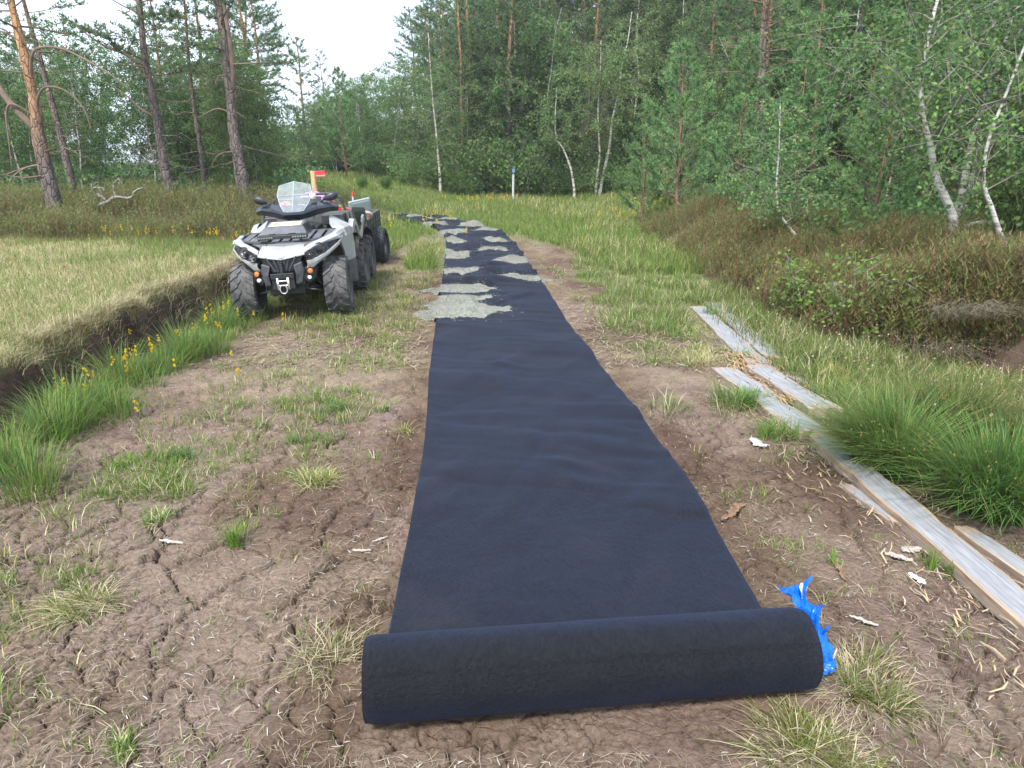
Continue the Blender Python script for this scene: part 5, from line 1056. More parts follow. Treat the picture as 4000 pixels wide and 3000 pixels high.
# ---- heather: upright feathery sprigs
def heather(name, p, hmin, hmax, cols, wts, label, tips, tipw, wmul=1.0, leaf=5):
    n = len(p); mb = MB(); P = on_ground(p, -.02); h = rng.uniform(hmin, hmax, n) * (.45 + 1.15 * sm(.25, .7, fbm(p[:, 0] * 1.3, p[:, 1] * 1.3, 3, 555))); az = rng.uniform(0, 2 * PI, n); le = rng.uniform(.05, .5, n)
    c0 = mixc(n, cols, wts, .2); c1 = np.where((rng.uniform(0, 1, n) < tipw)[:, None], mixc(n, tips, [1] * len(tips)), c0 * 1.1)
    blades(mb, P, h, .006 * wmul * np.ones(n), az, le, np.array([.17, .125, .085]) * np.ones((n, 1)), c1, 2)
    d = np.stack([np.cos(az), np.sin(az), 0 * az], -1)
    for k in range(leaf):
        t = .35 + .62 * k / (leaf - 1) + rng.uniform(-.05, .05, n); ctr = P + d * (le * h * t**1.7)[:, None] + np.array([0, 0, 1.]) * (h * (t - .32 * le * t**2.2))[:, None]
        a2 = rng.uniform(0, 2 * PI, n); L_ = h * rng.uniform(.09, .17, n); blades(mb, ctr, L_, .0095 * wmul * (1 + rng.uniform(0, .6, n)), a2, rng.uniform(.5, 1.4, n), c0 * (1 - t[:, None] * .2), c0 * (1 - t[:, None]) + c1 * t[:, None], 1)
    return stuff(name, mb, M_HEATH, label, 'heather')
HC = [(.19, .26, .085), (.23, .265, .09), (.30, .20, .11), (.15, .225, .075)]
p = scatter(21000, -17, -2.9, 12.3, 22, lambda x, y: sm(-2.6, -3.8, x + .12 * (y - 12)) * (.5 + .5 * sm(.3, .5, fbm(x * .7, y * .7, 3, 551))))
heather('heather', p, .18, .42, HC, [4, 4, 3, 2], 'olive brown heather covering the left bank below the pines', [(.25, .16, .10), (.17, .19, .05)], .5, 1.6, 4)
p = scatter(29000, 2.4, 10, 4.4, 17, lambda x, y: sm(-.12, .30, x - xbank(y)) * sm(3.6, 2.2, x - xbank(y) - .25 * np.maximum(0, 10 - y)) * (.35 + .65 * sm(.3, .5, fbm(x * .9, y * .9, 3, 552))) * ~((np.abs(x - 4.05) < .4) & (np.abs(y - 5.4) < .2)))
heather('heather', p, .16, .36, HC + [(.27, .17, .085)], [3, 4, 4, 2, 3], 'brown-green heather on the right bank with faded pinkish tips', [(.36, .24, .19), (.27, .19, .10), (.20, .21, .06)], .55, .85, 8)
# dry roots and grass hanging over the hollow in the right bank
mb = MB()
for (x, y, k) in ((3.75, 5.75, 240), (4.5, 5.75, 200), (3.45, 5.6, 120)):
    n = k; P = np.stack([x + rng.normal(0, .12, n), y + rng.normal(0, .06, n), gz(x, y + .35) + rng.uniform(-.02, .06, n)], -1); c0 = mixc(n, [(.40, .34, .25), (.30, .24, .17), (.45, .42, .36)], [3, 2, 2])
    blades(mb, P, rng.uniform(.15, .4, n), rng.uniform(.003, .006, n), rng.normal(-PI / 2 - .3, .5, n), rng.uniform(1.4, 2.6, n), c0, c0 * .9, 3)
stuff('dry_roots', mb, M_GRASS, 'pale dry roots and dead grass hanging over the hollow in the right bank', 'roots')

# ---- yellow bog flowers
def flowers(name, pts, label, h0, h1, sz, per=4):
    mb = MB(); p = np.asarray(pts, float); n = len(p); P = on_ground(p); h = rng.uniform(h0, h1, n); blades(mb, P, h, np.full(n, .004), rng.uniform(0, 2 * PI, n), rng.uniform(0, .2, n), np.tile(G_OLIVE, (n, 1)), np.tile((.3, .25, .05), (n, 1)), 1)
    for k in range(per):
        c = P + np.array([0, 0, 1.]) * (h * (.74 + .26 * k / per))[:, None] + rng.normal(0, sz * .3, (n, 3)); q_ = rng.uniform(0, 2 * PI, n)
        for r_ in (0, PI / 2):
            s = np.stack([np.cos(q_ + r_), np.sin(q_ + r_), 0 * q_], -1) * (sz * .5); u = np.array([0, 0, 1.]) * sz * .55
            V = np.stack([c - s, c - u, c + s, c + u], 1).reshape(-1, 3); mb.add(V, np.arange(n)[:, None] * 4 + np.arange(4), None, np.repeat(mixc(n, [(.72, .50, .02), (.78, .60, .03), (.62, .34, .03)], [3, 2, 1], .1), 4, 0))
    return stuff(name, mb, M_GRASS, label, 'flowers')
def clump(c, s, n): return np.array(c) + rng.normal(0, 1, (n, 2)) * np.array(s)
flowers('bog_flowers', np.vstack([clump((-2.92, 5.15), (.16, .25), 10), clump((-3.02, 4.75), (.12, .15), 10), clump((-2.95, 7.05), (.12, .2), 14), clump((-2.6, 6.9), (.3, .5), 4), clump((-2.3, 4.9), (.5, .7), 4), clump((-3.05, 5.9), (.15, .5), 8)]), 'yellow bog asphodel flowers along the ditch left of the track', .14, .30, .020)
flowers('bog_flowers', np.vstack([clump((-5.2, 12.2), (1.0, .35), 34), clump((-3.6, 12.0), (.4, .4), 10)]), 'yellow flowers in the grass behind the quad bike', .2, .34, .024)
flowers('bog_flowers', np.vstack([clump((-.9, 25.5), (1.0, .7), 18), clump((1.2, 25.5), (1.4, .8), 6), clump((4.2, 21.5), (.8, .7), 12), clump((3.2, 19.5), (.6, .6), 12), clump((-1.9, 17.5), (.5, 1.5), 10)]), 'yellow flowers dotted through the far meadow', .28, .42, .04)
p = scatter(160, 2.2, 4.6, 3.6, 7.5, lambda x, y: sm(.3, -.1, x - xbank(y)) * sm(2.2, 2.5, x)); mb = MB(); n = len(p); P = on_ground(p); h = rng.uniform(.12, .28, n)
blades(mb, P, h, np.full(n, .003), rng.uniform(0, 6, n), rng.uniform(0, .2, n), np.tile(G_OLIVE, (n, 1)), np.tile((.3, .2, .12), (n, 1)), 1)
c = P + np.array([0, 0, 1.]) * h[:, None]; s = np.array([.008, 0, 0]); u = np.array([0, 0, .008]); mb.add(np.stack([c - s, c - u, c + s, c + u], 1).reshape(-1, 3), np.arange(n)[:, None] * 4 + np.arange(4), None, np.repeat(mixc(n, [(.62, .36, .34), (.70, .58, .54), (.5, .2, .2)], [3, 2, 1], .1), 4, 0))
stuff('heath_flowers', mb, M_GRASS, 'tiny pink and white heath flowers right of the planks', 'flowers')
# ================================================================== trees
M_NEEDLE = leafmat('pine_needles', .55, .35, .3, .012, .22)
M_LEAF = leafmat('birch_leaves', .5, .5, .35, .015, .22)
def barkmat(name, lo, mid, hi, z0, z1, scale, bump, stretch):
    """bark whose colour changes with height on the stem"""
    m, N, L, b = newmat(name); t = N.new('ShaderNodeTexCoord'); sp = N.new('ShaderNodeSeparateXYZ'); mr = N.new('ShaderNodeMapRange')
    mr.inputs['From Min'].default_value = z0; mr.inputs['From Max'].default_value = z1
    r = N.new('ShaderNodeValToRGB'); e = r.color_ramp.elements; e[0].color = (*lo, 1); e[1].color = (*hi, 1); x = e.new(.5); x.color = (*mid, 1)
    mp = N.new('ShaderNodeMapping'); mp.inputs['Scale'].default_value = stretch
    v = N.new('ShaderNodeTexVoronoi'); v.inputs['Scale'].default_value = scale; v.feature = 'DISTANCE_TO_EDGE'; n = N.new('ShaderNodeTexNoise'); n.inputs['Scale'].default_value = scale * .8; n.inputs['Detail'].default_value = 6
    hs = N.new('ShaderNodeHueSaturation'); m2 = N.new('ShaderNodeMapRange'); m2.inputs['To Min'].default_value = .55; m2.inputs['To Max'].default_value = 1.45; m2.inputs['From Min'].default_value = .3; m2.inputs['From Max'].default_value = .7
    vr = N.new('ShaderNodeMapRange'); vr.inputs['From Max'].default_value = .12; bp = N.new('ShaderNodeBump'); bp.inputs['Strength'].default_value = bump; bp.inputs['Distance'].default_value = .03
    L.new(t.outputs['Object'], sp.inputs[0]); L.new(sp.outputs[2], mr.inputs[0]); L.new(mr.outputs[0], r.inputs[0]); L.new(t.outputs['Object'], mp.inputs[0]); L.new(mp.outputs[0], v.inputs['Vector']); L.new(mp.outputs[0], n.inputs['Vector'])
    L.new(r.outputs[0], hs.inputs['Color']); L.new(n.outputs['Fac'], m2.inputs[0]); L.new(m2.outputs[0], hs.inputs['Value']); L.new(hs.outputs[0], b.inputs['Base Color'])
    L.new(v.outputs['Distance'], vr.inputs[0]); L.new(vr.outputs[0], bp.inputs['Height']); L.new(bp.outputs[0], b.inputs['Normal']); b.inputs['Roughness'].default_value = .9; b.inputs['Specular IOR Level'].default_value = .15; return m
M_PBARK = barkmat('pine_bark', (.15, .125, .115), (.17, .13, .105), (.36, .20, .105), .4, 6.5, 13, .9, (1, 1, .4))
M_PBARKO = barkmat('orange_pine_bark', (.15, .125, .115), (.30, .19, .12), (.42, .24, .13), .9, 3.0, 13, .9, (1, 1, .4))
M_PBARKG = barkmat('grey_pine_bark', (.16, .135, .125), (.165, .132, .115), (.22, .145, .10), .4, 7, 13, .9, (1, 1, .4))
M_PBARK2 = barkmat('young_pine_bark', (.17, .115, .09), (.22, .135, .09), (.26, .15, .095), 0, 3, 22, .4, (1, 1, .5))
def birchbark():
    m, N, L, b = newmat('birch_bark'); t = N.new('ShaderNodeTexCoord'); mp = N.new('ShaderNodeMapping'); mp.inputs['Scale'].default_value = (1, 1, 5)
    n = N.new('ShaderNodeTexNoise'); n.inputs['Scale'].default_value = 3.2; n.inputs['Detail'].default_value = 6; n.inputs['Roughness'].default_value = .7
    r = N.new('ShaderNodeValToRGB'); e = r.color_ramp.elements; e[0].position = .38; e[0].color = (.06, .05, .045, 1); e[1].position = .55; e[1].color = (.54, .51, .47, 1)
    L.new(t.outputs['Object'], mp.inputs[0]); L.new(mp.outputs[0], n.inputs['Vector']); L.new(n.outputs['Fac'], r.inputs[0]); L.new(r.outputs[0], b.inputs['Base Color']); b.inputs['Roughness'].default_value = .7; b.inputs['Specular IOR Level'].default_value = .25; return m
M_BBARK = birchbark()
M_TWIG = simple('grey_twigs', (.17, .145, .125), .9, 0, (.26, .23, .2), 8)
M_PTWIG = simple('pine_branch_bark', (.13, .10, .085), .9, 0, (.24, .16, .11), 9, .5, 30)

def unit(v): return v / (np.linalg.norm(v, axis=-1, keepdims=True) + 1e-9)
def needles(mb, P, D, L_, w, K, cols, wts, r):
    n = len(P); dv = unit(D[:, None] * .75 + r.normal(0, .55, (n, K, 3)) + np.array([0, 0, .18])); tip = P[:, None] + dv * (L_ * r.uniform(.7, 1.15, (n, K)))[..., None]
    sd = unit(np.cross(dv, r.normal(0, 1, (n, K, 3)))) * (w / 2); b0 = P[:, None] + dv * .01
    V = np.stack([b0 - sd, b0 + sd, tip], 2).reshape(-1, 3); c = np.array(cols, float)[r.choice(len(cols), n, p=np.array(wts) / sum(wts))] * (1 + r.normal(0, .15, (n, 1))).clip(.6, 1.5)
    mb.add(V, None, np.arange(n * K * 3).reshape(-1, 3), np.repeat(c, K * 3, 0))
def leaves(mb, P, size, cols, wts, r):
    n = len(P); a = unit(r.normal(0, 1, (n, 3)) + np.array([0, 0, -.35])); b = unit(np.cross(a, r.normal(0, 1, (n, 3)))); s = (size * r.uniform(.65, 1.25, n))[:, None]
    V = np.stack([P, P + a * s * .45 + b * s * .38, P + a * s, P + a * s * .45 - b * s * .38], 1).reshape(-1, 3); c = np.array(cols, float)[r.choice(len(cols), n, p=np.array(wts) / sum(wts))] * (1 + r.normal(0, .16, (n, 1))).clip(.6, 1.5)
    mb.add(V, np.arange(n)[:, None] * 4 + np.arange(4), None, np.repeat(c, 4, 0))
PC, PCW = [(.11, .195, .085), (.135, .225, .09), (.16, .235, .075), (.085, .16, .08)], [4, 4, 2, 2]
YC, YCW = [(.165, .295, .115), (.20, .32, .115), (.135, .25, .105)], [4, 3, 3]
BC, BCW = [(.14, .255, .075), (.185, .30, .085), (.09, .17, .06), (.24, .29, .07)], [4, 3, 4, .8]
def trunk_mesh(pts, r0, r1, mat, n=10, flare=1.35, r=None):
    c = spline(pts, max(14, len(pts) * 5)); z = np.linspace(0, 1, len(c)); rad = r0 + (r1 - r0) * z**.9; rad = rad * (1 + (flare - 1) * np.exp(-z * 22))
    if r is not None: rad = rad * (1 + .06 * r.normal(0, 1, len(c)))
    mb = MB(); tube(mb, c, rad, n); return mb.mesh('trunk', mat, True), c, rad
def pine(seed, Hh, r0, crown0, blen, trunk=None, nb=36, tl=.13, tw=.02, K=9, cols=PC, wts=PCW, up=.25, young=False, dead=8, flat=.35, mat=M_PBARK, step=.13):
    r = np.random.default_rng(seed)
    if trunk is None:
        k = 7; z = np.linspace(-.25, Hh, k); wob = np.cumsum(r.normal(0, .012 * Hh, (k, 2)), 0) * .6; wob -= wob[0]; trunk = np.column_stack([wob, z])
    trunk = np.asarray(trunk, float); tm, C, rad = trunk_mesh(trunk, r0, r0 * (.10 if young else .22), mat, 10, 1.3, r); zc = C[:, 2]
    bm, nm = MB(), MB(); TP, TD = [], []
    for i in range(nb):
        u = (i + r.uniform(0, 1)) / nb; z0 = crown0 + (Hh * .985 - crown0) * u**(.85 if not young else 1.0)
        base = np.array([np.interp(z0, zc, C[:, 0]), np.interp(z0, zc, C[:, 1]), z0])
        shape = (1 - u)**.75 + .10 if young else (math.sin(PI * min(1, .18 + .80 * u))**.6) * (1 - .45 * u)
        L_ = blen * shape * r.uniform(.65, 1.15); az = i * 2.39996 + r.normal(0, .35); el = (up + (.5 if young else .55) * u) * r.uniform(.6, 1.3) - (0 if young else flat * (1 - u) * .5)
        dh = np.array([math.cos(az), math.sin(az), 0]); m = 6; t = np.linspace(0, 1, m)
        pts = base + dh * (L_ * t)[:, None] + np.array([0, 0, 1.]) * (L_ * (el * t + (.16 if young else .10) * t**2 * (1.2 if young else r.uniform(-.3, 1.2))))[:, None] + np.column_stack([r.normal(0, .05 * L_, (m, 2)) * t[:, None], r.normal(0, .035 * L_, m) * t])
        br = max(.006, min(.30 * np.interp(z0, zc, rad), .045) * (L_ / blen)**.5); tube(bm, pts, np.linspace(br, .004, m), 5, False)
        ns = int(3 + 6 * L_ / max(blen, .5)) if not young else int(2 + 4 * L_ / max(blen, .3))
        subs = [pts]
        for k in range(ns):
            t0 = r.uniform(.30, .97); j = t0 * (m - 1); a = pts[int(j)] + (pts[min(m - 1, int(j) + 1)] - pts[int(j)]) * (j % 1); sd = r.choice([-1, 1])
            d = unit(dh * .7 + sd * np.array([-dh[1], dh[0], 0]) * r.uniform(.4, 1.1) + np.array([0, 0, r.uniform(.0, .55)])); l2 = L_ * (.42 if not young else .36) * (1.15 - t0 * .7) * r.uniform(.6, 1.2)
            tt = np.linspace(0, 1, 4)[:, None]; sp = a + d * l2 * tt + np.array([0, 0, .18 * l2]) * tt**2; tube(bm, sp, np.linspace(br * .4 + .002, .003, 4), 4, False); subs.append(sp)
        for q, sp in enumerate(subs):
            ln = np.linalg.norm(np.diff(sp, axis=0), axis=1).sum(); k = max(2, int(ln / step)); t0 = .55 if q == 0 else .12
            tt = np.linspace(t0, 1, k); jj = tt * (len(sp) - 1); i0 = np.minimum(jj.astype(int), len(sp) - 2); p_ = sp[i0] + (sp[i0 + 1] - sp[i0]) * (jj - i0)[:, None]; d_ = unit(sp[i0 + 1] - sp[i0]); TP.append(p_ + r.normal(0, .02, p_.shape)); TD.append(d_)
    TP.append(C[-3:]); TD.append(np.tile([0, 0, 1.], (3, 1)))
    for i in range(dead):
        z0 = r.uniform(min(.8, crown0), crown0 + .15 * (Hh - crown0)); base = np.array([np.interp(z0, zc, C[:, 0]), np.interp(z0, zc, C[:, 1]), z0]); az = r.uniform(0, 2 * PI); L_ = r.uniform(.25, 1.0) * min(1.3, blen)
        d = np.array([math.cos(az), math.sin(az), r.uniform(-.35, .25)]); t = np.linspace(0, 1, 5)[:, None]; P = base + d * L_ * t + r.normal(0, .05 * L_, (5, 3)) * t; tube(bm, P, np.linspace(.014, .004, 5), 4, False)
        for k in range(3): a = P[2 + k % 3]; tube(bm, np.stack([a, a + (d + r.normal(0, .7, 3)) * L_ * .3]), [.006, .002], 3, False)
    needles(nm, np.concatenate(TP), np.concatenate(TD), tl, tw, K, cols, wts, r)
    return [('trunk', tm), ('branches', bm.mesh('branches', M_PTWIG)), ('crown', nm.mesh('crown', M_NEEDLE))]
def birch(seed, Hh, r0, crown0, trunk=None, nb=30, spread=.27, leaf=.055, per=26, stems=1, cols=BC, wts=BCW, droop=.35, lean=.03):
    r = np.random.default_rng(seed); bm, lm = MB(), MB(); tms = MB(); LP = []
    for s in range(stems):
        if trunk is None or s:
            k = 8; z = np.linspace(-.2, Hh * (1 - .18 * s), k); wob = np.cumsum(r.normal(0, lean * Hh * .35, (k, 2)), 0); wob -= wob[0]; ld = r.normal(0, lean * 2.5 * (1 + s), 2); tr = np.column_stack([wob + ld * z[:, None].clip(0) + s * np.array([.12, .05]), z])
        else: tr = np.asarray(trunk, float)
        C = spline(tr, 30); zt = C[-1, 2]; zz = np.linspace(0, 1, 30); rad = r0 * (1 - .82 * zz) * (1 + .3 * np.exp(-zz * 25)) * (1 - .2 * s); tube(tms, C, rad, 8)
        for i in range(nb):
            u = (i + r.uniform(0, 1)) / nb; f = crown0 / Hh + (1 - crown0 / Hh) * u * .98; j = f * 28; base = C[int(j)] + (C[int(j) + 1] - C[int(j)]) * (j % 1)
            L_ = spread * Hh * (math.sin(PI * min(1, .22 + .70 * u))**.7) * r.uniform(.55, 1.2); az = i * 2.4 + r.normal(0, .5); el = r.uniform(.35, 1.0)
            dh = np.array([math.cos(az), math.sin(az), 0]); t = np.linspace(0, 1, 6); P = base + dh * (L_ * t)[:, None] + np.array([0, 0, 1.]) * (L_ * (el * t - droop * 1.4 * t**2.2))[:, None] + r.normal(0, .04 * L_, (6, 3)) * t[:, None]
            tube(bm, P, np.linspace(max(.005, rad[int(j)] * .35), .003, 6), 4, False)
            for k in range(int(4 + 5 * L_)):
                q = r.uniform(.2, 1) * 5; i0 = min(4, int(q)); a = P[i0] + (P[i0 + 1] - P[i0]) * (q - i0); d = unit(dh * .5 + r.normal(0, .6, 3) + np.array([0, 0, -droop])); l2 = L_ * r.uniform(.2, .45) + .1
                tt = np.linspace(0, 1, 4)[:, None]; S = a + d * l2 * tt + np.array([0, 0, -droop * .5 * l2]) * tt**2; tube(bm, S, [.004, .003, .0025, .002], 3, False)
                m = int(per * (.4 + l2)); w = r.uniform(.1, 1, m) * 3; i1 = np.minimum(w.astype(int), 2); LP.append(S[i1] + (S[i1 + 1] - S[i1]) * (w - i1)[:, None] + r.normal(0, .055, (m, 3)))
    leaves(lm, np.concatenate(LP), leaf, cols, wts, r)
    return [('trunk', tms.mesh('trunk', M_BBARK if Hh > 1 else M_TWIG, True)), ('branches', bm.mesh('branches', M_TWIG)), ('crown', lm.mesh('crown', M_LEAF))]
def bush(seed, w, h, n, leaf, cols, wts, needle=False, mat=M_LEAF):
    r = np.random.default_rng(seed); bm, lm = MB(), MB(); LP = []; LD = []
    for i in range(26):
        az = r.uniform(0, 2 * PI); rr = r.uniform(.2, 1); e = np.array([math.cos(az) * w * rr, math.sin(az) * w * rr, h * (1.05 - .45 * rr**2) * r.uniform(.6, 1.05)]); t = np.linspace(0, 1, 5)[:, None]; P = np.array([math.cos(az), math.sin(az), 0]) * w * .12 + e * t**np.array([1.2, 1.2, .85]) + r.normal(0, .05 * h, (5, 3)) * t
        tube(bm, P, np.linspace(.014, .004, 5), 4, False); m = n // 26; q = r.uniform(.15, 1, m) * 4; i0 = np.minimum(q.astype(int), 3); LP.append(P[i0] + (P[i0 + 1] - P[i0]) * (q - i0)[:, None] + r.normal(0, .10 * h, (m, 3)) * np.array([1, 1, .8])); LD.append(unit(P[i0 + 1] - P[i0]))
    LP = np.concatenate(LP); LP[:, 2] = np.maximum(LP[:, 2], .03)
    if needle: needles(lm, LP, np.concatenate(LD), leaf, leaf * .2, 6, cols, wts, r)
    else: leaves(lm, LP, leaf, cols, wts, r)
    return [('stems', bm.mesh('stems', M_TWIG)), ('foliage', lm.mesh('foliage', M_NEEDLE if needle else mat))]
SAPC = [(.19, .34, .07), (.24, .38, .08), (.15, .27, .06)]
def plant(name, label, cat, meshes, x, y, rz=0, s=1.0, group=None, dz=0, tilt=(0, 0)):
    t = thing(name, label, cat, (x, y, gz(x, y) + dz), (tilt[0], tilt[1], rz), group); t.scale = (s, s, s)
    for nm, me in meshes:
        o = obj(nm, me, t)
        if nm != 'trunk': o['kind'] = 'stuff'
    return t

# ---- the five pines standing on the left heather bank (stems follow the photograph)
def loc(pts, x0, z0, dy=0): return [(x - x0, dy * k, z - z0) for k, (x, z) in enumerate(pts)]
P1 = loc([(-9.22, .2), (-9.24, .51), (-9.30, 1.41), (-9.32, 2.02), (-9.28, 2.53), (-9.28, 3.12), (-9.32, 3.77), (-9.36, 4.5), (-9.35, 6.0), (-9.2, 7.6)], -9.24, .51)
m1 = pine(1, 7.0, .175, 2.9, 2.3, P1, 30, .15, .022, 10, dead=12, flat=.5, mat=M_PBARKO)
plant('pine_tree', 'thick pine with orange upper trunk and a forked limb at the far left', 'tree', m1, -9.24, 14.8, dz=-.05)
P2 = loc([(-8.12, .3), (-8.11, .64), (-8.06, 1.07), (-8.10, 1.69), (-8.11, 2.49), (-8.15, 3.28), (-8.19, 4.04), (-8.15, 4.96), (-8.1, 6.4), (-8.0, 8.2)], -8.11, .64)
plant('pine_tree', 'grey-barked pine with a bulging foot, second large stem from the left', 'tree', pine(2, 7.5, .15, 2.7, 2.2, P2, 30, .15, .022, 10, dead=12, flat=.5, mat=M_PBARKG), -8.11, 17.3, dz=-.05)
P3 = loc([(-7.87, .3), (-7.88, .61), (-7.92, 1.24), (-7.92, 2.14), (-7.95, 3.23), (-7.92, 4.28), (-7.86, 5.29), (-7.8, 8.0)], -7.88, .61)
plant('pine_tree', 'slim straight pine between the two large grey pines on the left', 'tree', pine(3, 7.3, .085, 2.6, 1.5, P3, 30, .14, .02, 9, dead=14, flat=.4), -7.88, 19.0, dz=-.05)
P4 = loc([(-6.46, .3), (-6.48, .65), (-6.51, 1.37), (-6.57, 2.31), (-6.56, 3.33), (-6.57, 4.11), (-6.61, 5.06), (-6.6, 6.5), (-6.55, 8.4)], -6.48, .65)
m4 = pine(4, 7.7, .185, 2.9, 2.2, P4, 30, .15, .022, 10, dead=14, flat=.5, mat=M_PBARKG)
plant('pine_tree', 'large grey pine with a forked top standing just left of the quad bike', 'tree', m4, -6.48, 17.8, dz=-.05)
P5 = [(0, 0, -.3), (-.1, 0, 1.5), (-.25, 0, 3.2), (-.45, 0, 5.2), (-.5, 0, 8.2)]
plant('pine_tree', 'reddish slim pine behind the far-left orange one', 'tree', pine(5, 8.0, .11, 2.8, 1.9, P5, 30, .14, .02, 9, dead=12), -11.6, 19.5)
# extra stems and bare limbs of those pines
def limbs(tree, lines, mat=M_PTWIG, name='limb'):
    for P, r0, r1 in lines: mb = MB(); c = spline(P, len(P) * 5); tube(mb, c, np.linspace(r0, r1, len(c)), 7); part(name, mb, mat, tree, 0, 0, True)
trees = {o['label']: o for o in bpy.data.objects if o.get('category') == 'tree'}
T = lambda s: next(o for l, o in trees.items() if s in l)
limbs(T('far left'), [([(-.06, 0, 1.6), (-.35, -.1, 2.0), (-.6, -.1, 2.4), (-.85, 0, 2.75), (-1.1, 0, 3.2), (-1.2, .1, 4.2)], .075, .04), ([(-.02, 0, 2.5), (.12, -.1, 2.9), (.35, -.2, 3.08), (.75, -.2, 3.08), (1.2, -.3, 2.9), (1.7, -.3, 2.6), (2.0, -.3, 2.35)], .036, .010), ([(-.02, 0, 1.9), (.1, -.1, 2.2), (.35, -.2, 2.4), (.7, -.2, 2.35), (1.0, -.2, 2.05), (1.1, -.2, 1.6)], .03, .008), ([(-.08, 0, 1.9), (-.35, -.2, 2.1), (-.5, -.2, 1.9), (-.55, -.2, 1.4), (-.6, -.2, .9)], .028, .008), ([(-.05, 0, 1.0), (-.35, -.2, .92), (-.6, -.3, .7), (-.7, -.3, .4)], .024, .006), ([(.0, 0, .8), (-.3, -.3, .75), (-.7, -.3, .8)], .02, .006)])
limbs(T('second large'), [([(0, 0, 2.0), (-.3, -.1, 2.2), (-.6, -.1, 2.5), (-1.0, -.1, 2.75)], .035, .012), ([(-.04, 0, 2.9), (-.4, -.1, 3.3), (-.9, -.1, 3.5), (-1.5, 0, 3.9)], .05, .015)])
limbs(T('forked top'), [([(-.06, 0, 2.6), (.02, .02, 3.0), (.03, .03, 3.6), (-.02, .05, 4.6), (0, .1, 6.5)], .09, .03), ([(-.07, 0, 2.1), (-.4, -.1, 2.2), (-.8, -.2, 2.0)], .03, .01), ([(-.03, 0, 1.25), (-.4, -.2, 1.2), (-.7, -.2, .85)], .02, .008)])

# ---- shared models for the forest
PINE = [pine(20 + k, 9.0, .13, 1.8 + .6 * k, 2.1, nb=46, tl=.17, tw=.028, K=9, step=.15, dead=10) for k in range(4)]
BIRCH = [birch(40 + k, 7.0, .046, .9 + .35 * (k % 3), nb=42, leaf=.078, per=25, stems=1 + (k == 2), lean=.02 + .015 * (k % 3)) for k in range(5)]
YPINE = [pine(60 + k, 3.6, .045, .3, .95, nb=52, tl=.115, tw=.016, K=13, cols=YC, wts=YCW, up=.45, young=True, dead=2, mat=M_PBARK2, step=.075) for k in range(3)]
SPRUCE = [pine(70 + k, 8.0, .10, .5, 1.6, nb=70, tl=.12, tw=.022, K=8, cols=[(.05, .095, .045), (.06, .11, .05)], wts=[1, 1], up=-.12, young=True, dead=0, step=.15) for k in range(2)]
BUSH = [bush(80 + k, .8, 1.2, 2800, .06, BC, BCW) for k in range(2)]
JUNI = [bush(90 + k, .55, 1.1, 2600, .09, [(.11, .19, .055), (.14, .22, .06), (.18, .22, .06)], [3, 3, 1], True) for k in range(2)]
UND = [(.12, .23, .075), (.15, .25, .08), (.10, .19, .07)]
rf = random.Random(5)
def where(x, y):
    u = x / y
    a = ('behind the far-left orange pine' if u < -.62 else 'between the far-left and second large pine' if u < -.5 else 'behind the slim left pine' if u < -.42 else 'just left of the quad bike' if u < -.30 else 'above the trailer' if u < -.2 else 'left of the lone white birch' if u < -.1
         else 'between lone white birch and trail post' if u < .0 else 'right of the trail post' if u < .09 else 'behind the twin white birch' if u < .17 else 'behind the leaning young pine' if u < .28 else 'behind the tall straight pine' if u < .38 else 'behind the round young pine' if u < .5 else 'behind the crooked white birch' if u < .62 else 'at the right picture edge')
    lo, hi = (20, 31) if u < -.3 else (30, 66) if u < .3 else (11, 66)
    return ('front row ' if y < lo + (hi - lo) * .3 else 'middle row ' if y < lo + (hi - lo) * .62 else 'back row ') + a
def many(name, label, cat, group, models, spots):
    for (x, y, s) in spots:
        m = rf.choice(models); plant(name, label.format(where(x, y)), cat, m, x, y, rf.uniform(0, 2 * PI), s, group, -.05, (rf.gauss(0, .035), rf.gauss(0, .045)))
# left: birch thicket and pines behind the bank
sp = []
for k in range(40):
    y = rf.uniform(20.5, 31); u = rf.uniform(-.80, -.335); sp.append((u * y, y, rf.uniform(.48, .72)))
many('birch_tree', 'slender white-stemmed birch in the left thicket, {}', 'tree', 'birches behind the left pines', BIRCH, sp)
sp = [(-.72 * 26, 26, .85), (-.455 * 25, 25, .70), (-.40 * 31, 31, .88), (-.345 * 33, 33, .95), (-.362 * 38, 38, 1.05), (-.33 * 36, 36, .92), (-.6 * 38, 38, .7)]
many('pine_tree', 'tall pine above the left birches, {}', 'tree', 'pines behind the left birch thicket', PINE, sp)
plant('pine_tree', 'left of two slim dark pines alone against the white sky gap', 'tree', PINE[1], -.272 * 46, 46, .5, .80)
plant('pine_tree', 'right of two slim dark pines alone against the white sky gap', 'tree', SPRUCE[0], -.250 * 47, 47, 1.5, .86)
